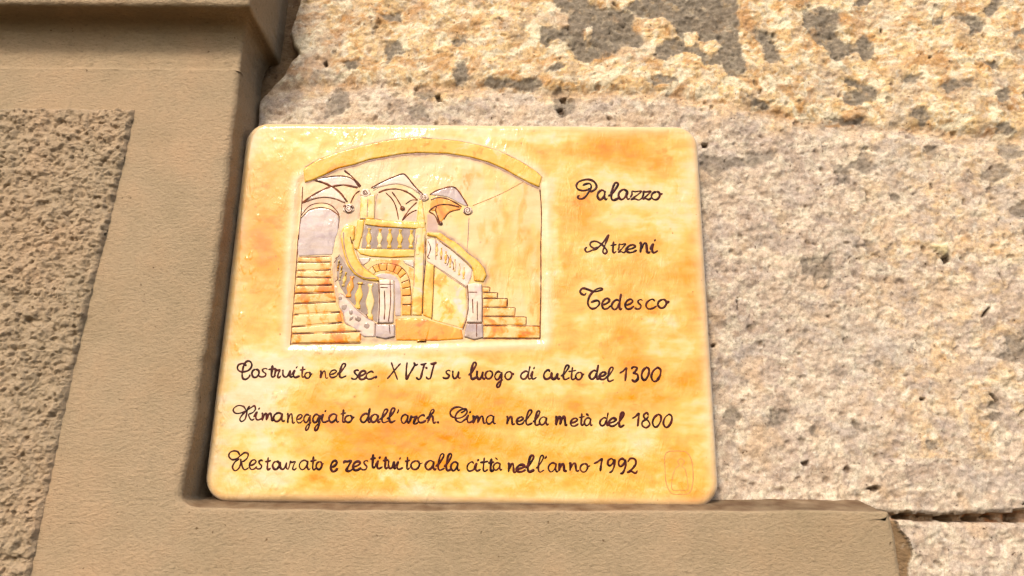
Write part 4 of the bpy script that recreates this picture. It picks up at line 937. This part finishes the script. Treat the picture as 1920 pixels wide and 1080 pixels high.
word('XVII', B1, k, [('X',165,328,120,335),('V',382,538,120,325),('J',512,640,130,325),('J',630,762,122,320),('.',625,650,180,200)])
word('su', B1, k, [('s',830,935,220,315),('u',945,1052,225,318)])
word('luogo', B1, k, [('l',1140,1245,128,325),('u',1235,1345,230,325),('O',1345,1430,225,320),('g',1458,1555,235,425),('o',1580,1690,232,330)])
word('di', C1, k, [('d',40,165,165,325),('i',155,232,188,325)])
word('culto', C1, k, [('c',315,410,215,325),('u',400,515,245,325),('l',520,630,160,330),('t',620,705,185,330),('o',700,805,240,330)])
word('del', C1, k, [('d',865,985,150,325),('e',985,1075,240,330),('l',1055,1160,185,355)])
word('1300', C1, k, [('1',1225,1325,185,355),('3',1365,1452,180,355),('0',1490,1582,185,335),('0',1608,1722,188,352)])
A2, B2, C2 = (430, 745), (700, 745), (970, 745)
word('Rimaneggiato', A2, k, [('i',290,402,130,270),('m',385,535,190,280),('a',530,668,185,290),('n',690,785,195,310),('e',805,885,205,305),('g',893,985,205,395),('g',1003,1098,205,398),('i',1085,1200,160,300),('a',1198,1320,200,300),('t',1340,1402,150,300),('o',1388,1505,215,300)],
     [[(200,155),(170,110),(110,98),(60,125),(46,160),(80,192),(140,186),(200,160),(270,115),(300,100),(312,140),(280,182),(225,202)], [(225,202),(245,252),(270,272),(302,255)], [(200,162),(150,215),(125,262),(145,290),(185,265),(205,200),(215,145),(245,100)]], .00092)
word("dall'arch.", A2, k, [('d',1575,1700,125,300),('a',1698,1815,205,300),('l',1800,1910,145,305)], hold=True)
word("dall'arch.", B2, k, [('l',160,268,130,300),("'",280,302,140,195),('a',335,440,205,312),('r',430,540,225,318),('c',535,635,210,302),('h',632,755,145,312),('.',762,790,288,312)])
word('Cima', B2, k, [('i',1105,1200,172,302),('m',1188,1352,225,315),('a',1355,1475,215,320)],
     [[(1048,188),(1078,172),(1100,150),(1040,118),(970,125),(925,170),(935,222),(1000,250),(1070,236),(1122,186),(1112,140),(1060,145),(1010,180),(985,232),(1000,282),(1050,300),(1092,272),(1128,250)]])
word('nella', B2, k, [('n',1595,1698,230,325),('e',1718,1812,235,325),('l',1800,1912,155,330)], hold=True)
word('nella', C2, k, [('l',185,278,165,335),('a',265,378,235,330)])
word('met\u00e0', C2, k, [('m',455,602,230,338),('e',636,735,250,345),('t',745,805,195,335),('a',805,905,245,340),('`',822,858,195,222)])
word('del', C2, k, [('d',990,1100,180,340),('e',1095,1200,250,345),('l',1195,1285,182,355)])
word('1800', C2, k, [('1',1375,1475,185,352),('8',1492,1596,185,365),('0',1622,1726,205,357),('0',1752,1856,205,360)])
A3, B3, C3 = (420, 830), (700, 830), (970, 830)
word('Restaurato', A3, k, [('e',303,398,205,320),('s',383,472,210,315),('t',498,562,180,325),('O',585,665,222,320),('u',665,785,232,320),('r',775,875,222,326),('a',905,1040,210,325),('t',1042,1112,170,325),('o',1108,1202,225,320)],
     [[(190,150),(165,110),(120,98),(70,120),(58,165),(95,202),(150,192),(200,152),(250,120),(290,135),(280,182),(240,220),(210,225)], [(210,225),(220,290),(250,325),(298,300)], [(185,190),(130,232),(100,292),(130,336),(175,310),(200,250),(200,190)]], .00092)
word('e', A3, k, [('e',1280,1368,215,345)])
word('restituito', A3, k, [('R',1435,1555,222,340),('e',1545,1650,225,330),('s',1640,1738,215,325),('t',1760,1822,145,300),('i',1815,1905,175,310)], hold=True)
word('restituito', B3, k, [('t',120,182,170,310),('u',175,275,215,310),('i',262,360,185,320),('t',383,438,175,320),('o',450,592,215,320)])
word('alla', B3, k, [('a',625,760,215,325),('l',745,858,135,330),('l',845,948,135,335),('a',930,1042,230,336)])
word('citt\u00e0', B3, k, [('c',1123,1225,230,340),('i',1210,1290,205,340),('t',1290,1375,185,345),('t',1383,1450,195,342),('a',1440,1548,240,330),('`',1462,1494,180,206)])
word("nell'anno", B3, k, [('n',1613,1715,250,355),('e',1712,1830,265,350),('l',1820,1935,155,350)], hold=True)
k3 = 5.189
word("nell'anno", C3, k3, [('l',180,262,125,287),("'",262,282,125,158),('a',302,402,195,285),('n',400,480,205,276),('n',503,602,200,276),('o',612,710,202,285)])
word('1992', C3, k3, [('1',742,838,150,280),('9',878,948,155,292),('9',982,1058,155,305),('2',1072,1168,155,297)])
# potter's stamp at the lower right: an oval outline with a plain bottle-like shape
o = strokes('stamp_outline', [(QL([(970+a/k3, 830+b/k3) for a, b in [(1560,80),(1640,92),(1690,160),(1708,280),(1705,400),(1670,490),(1590,502),(1500,490),(1450,400),(1436,250),(1435,130),(1470,88),(1560,80)]]), 1.0),
     (QL([(970+a/k3, 830+b/k3) for a, b in [(1590,150),(1560,180),(1575,220),(1540,250),(1510,330),(1505,450),(1580,462),(1655,450),(1650,340),(1630,260),(1600,225),(1625,185),(1590,150)]]), .7)], .0007, M_faint, height=.00003)
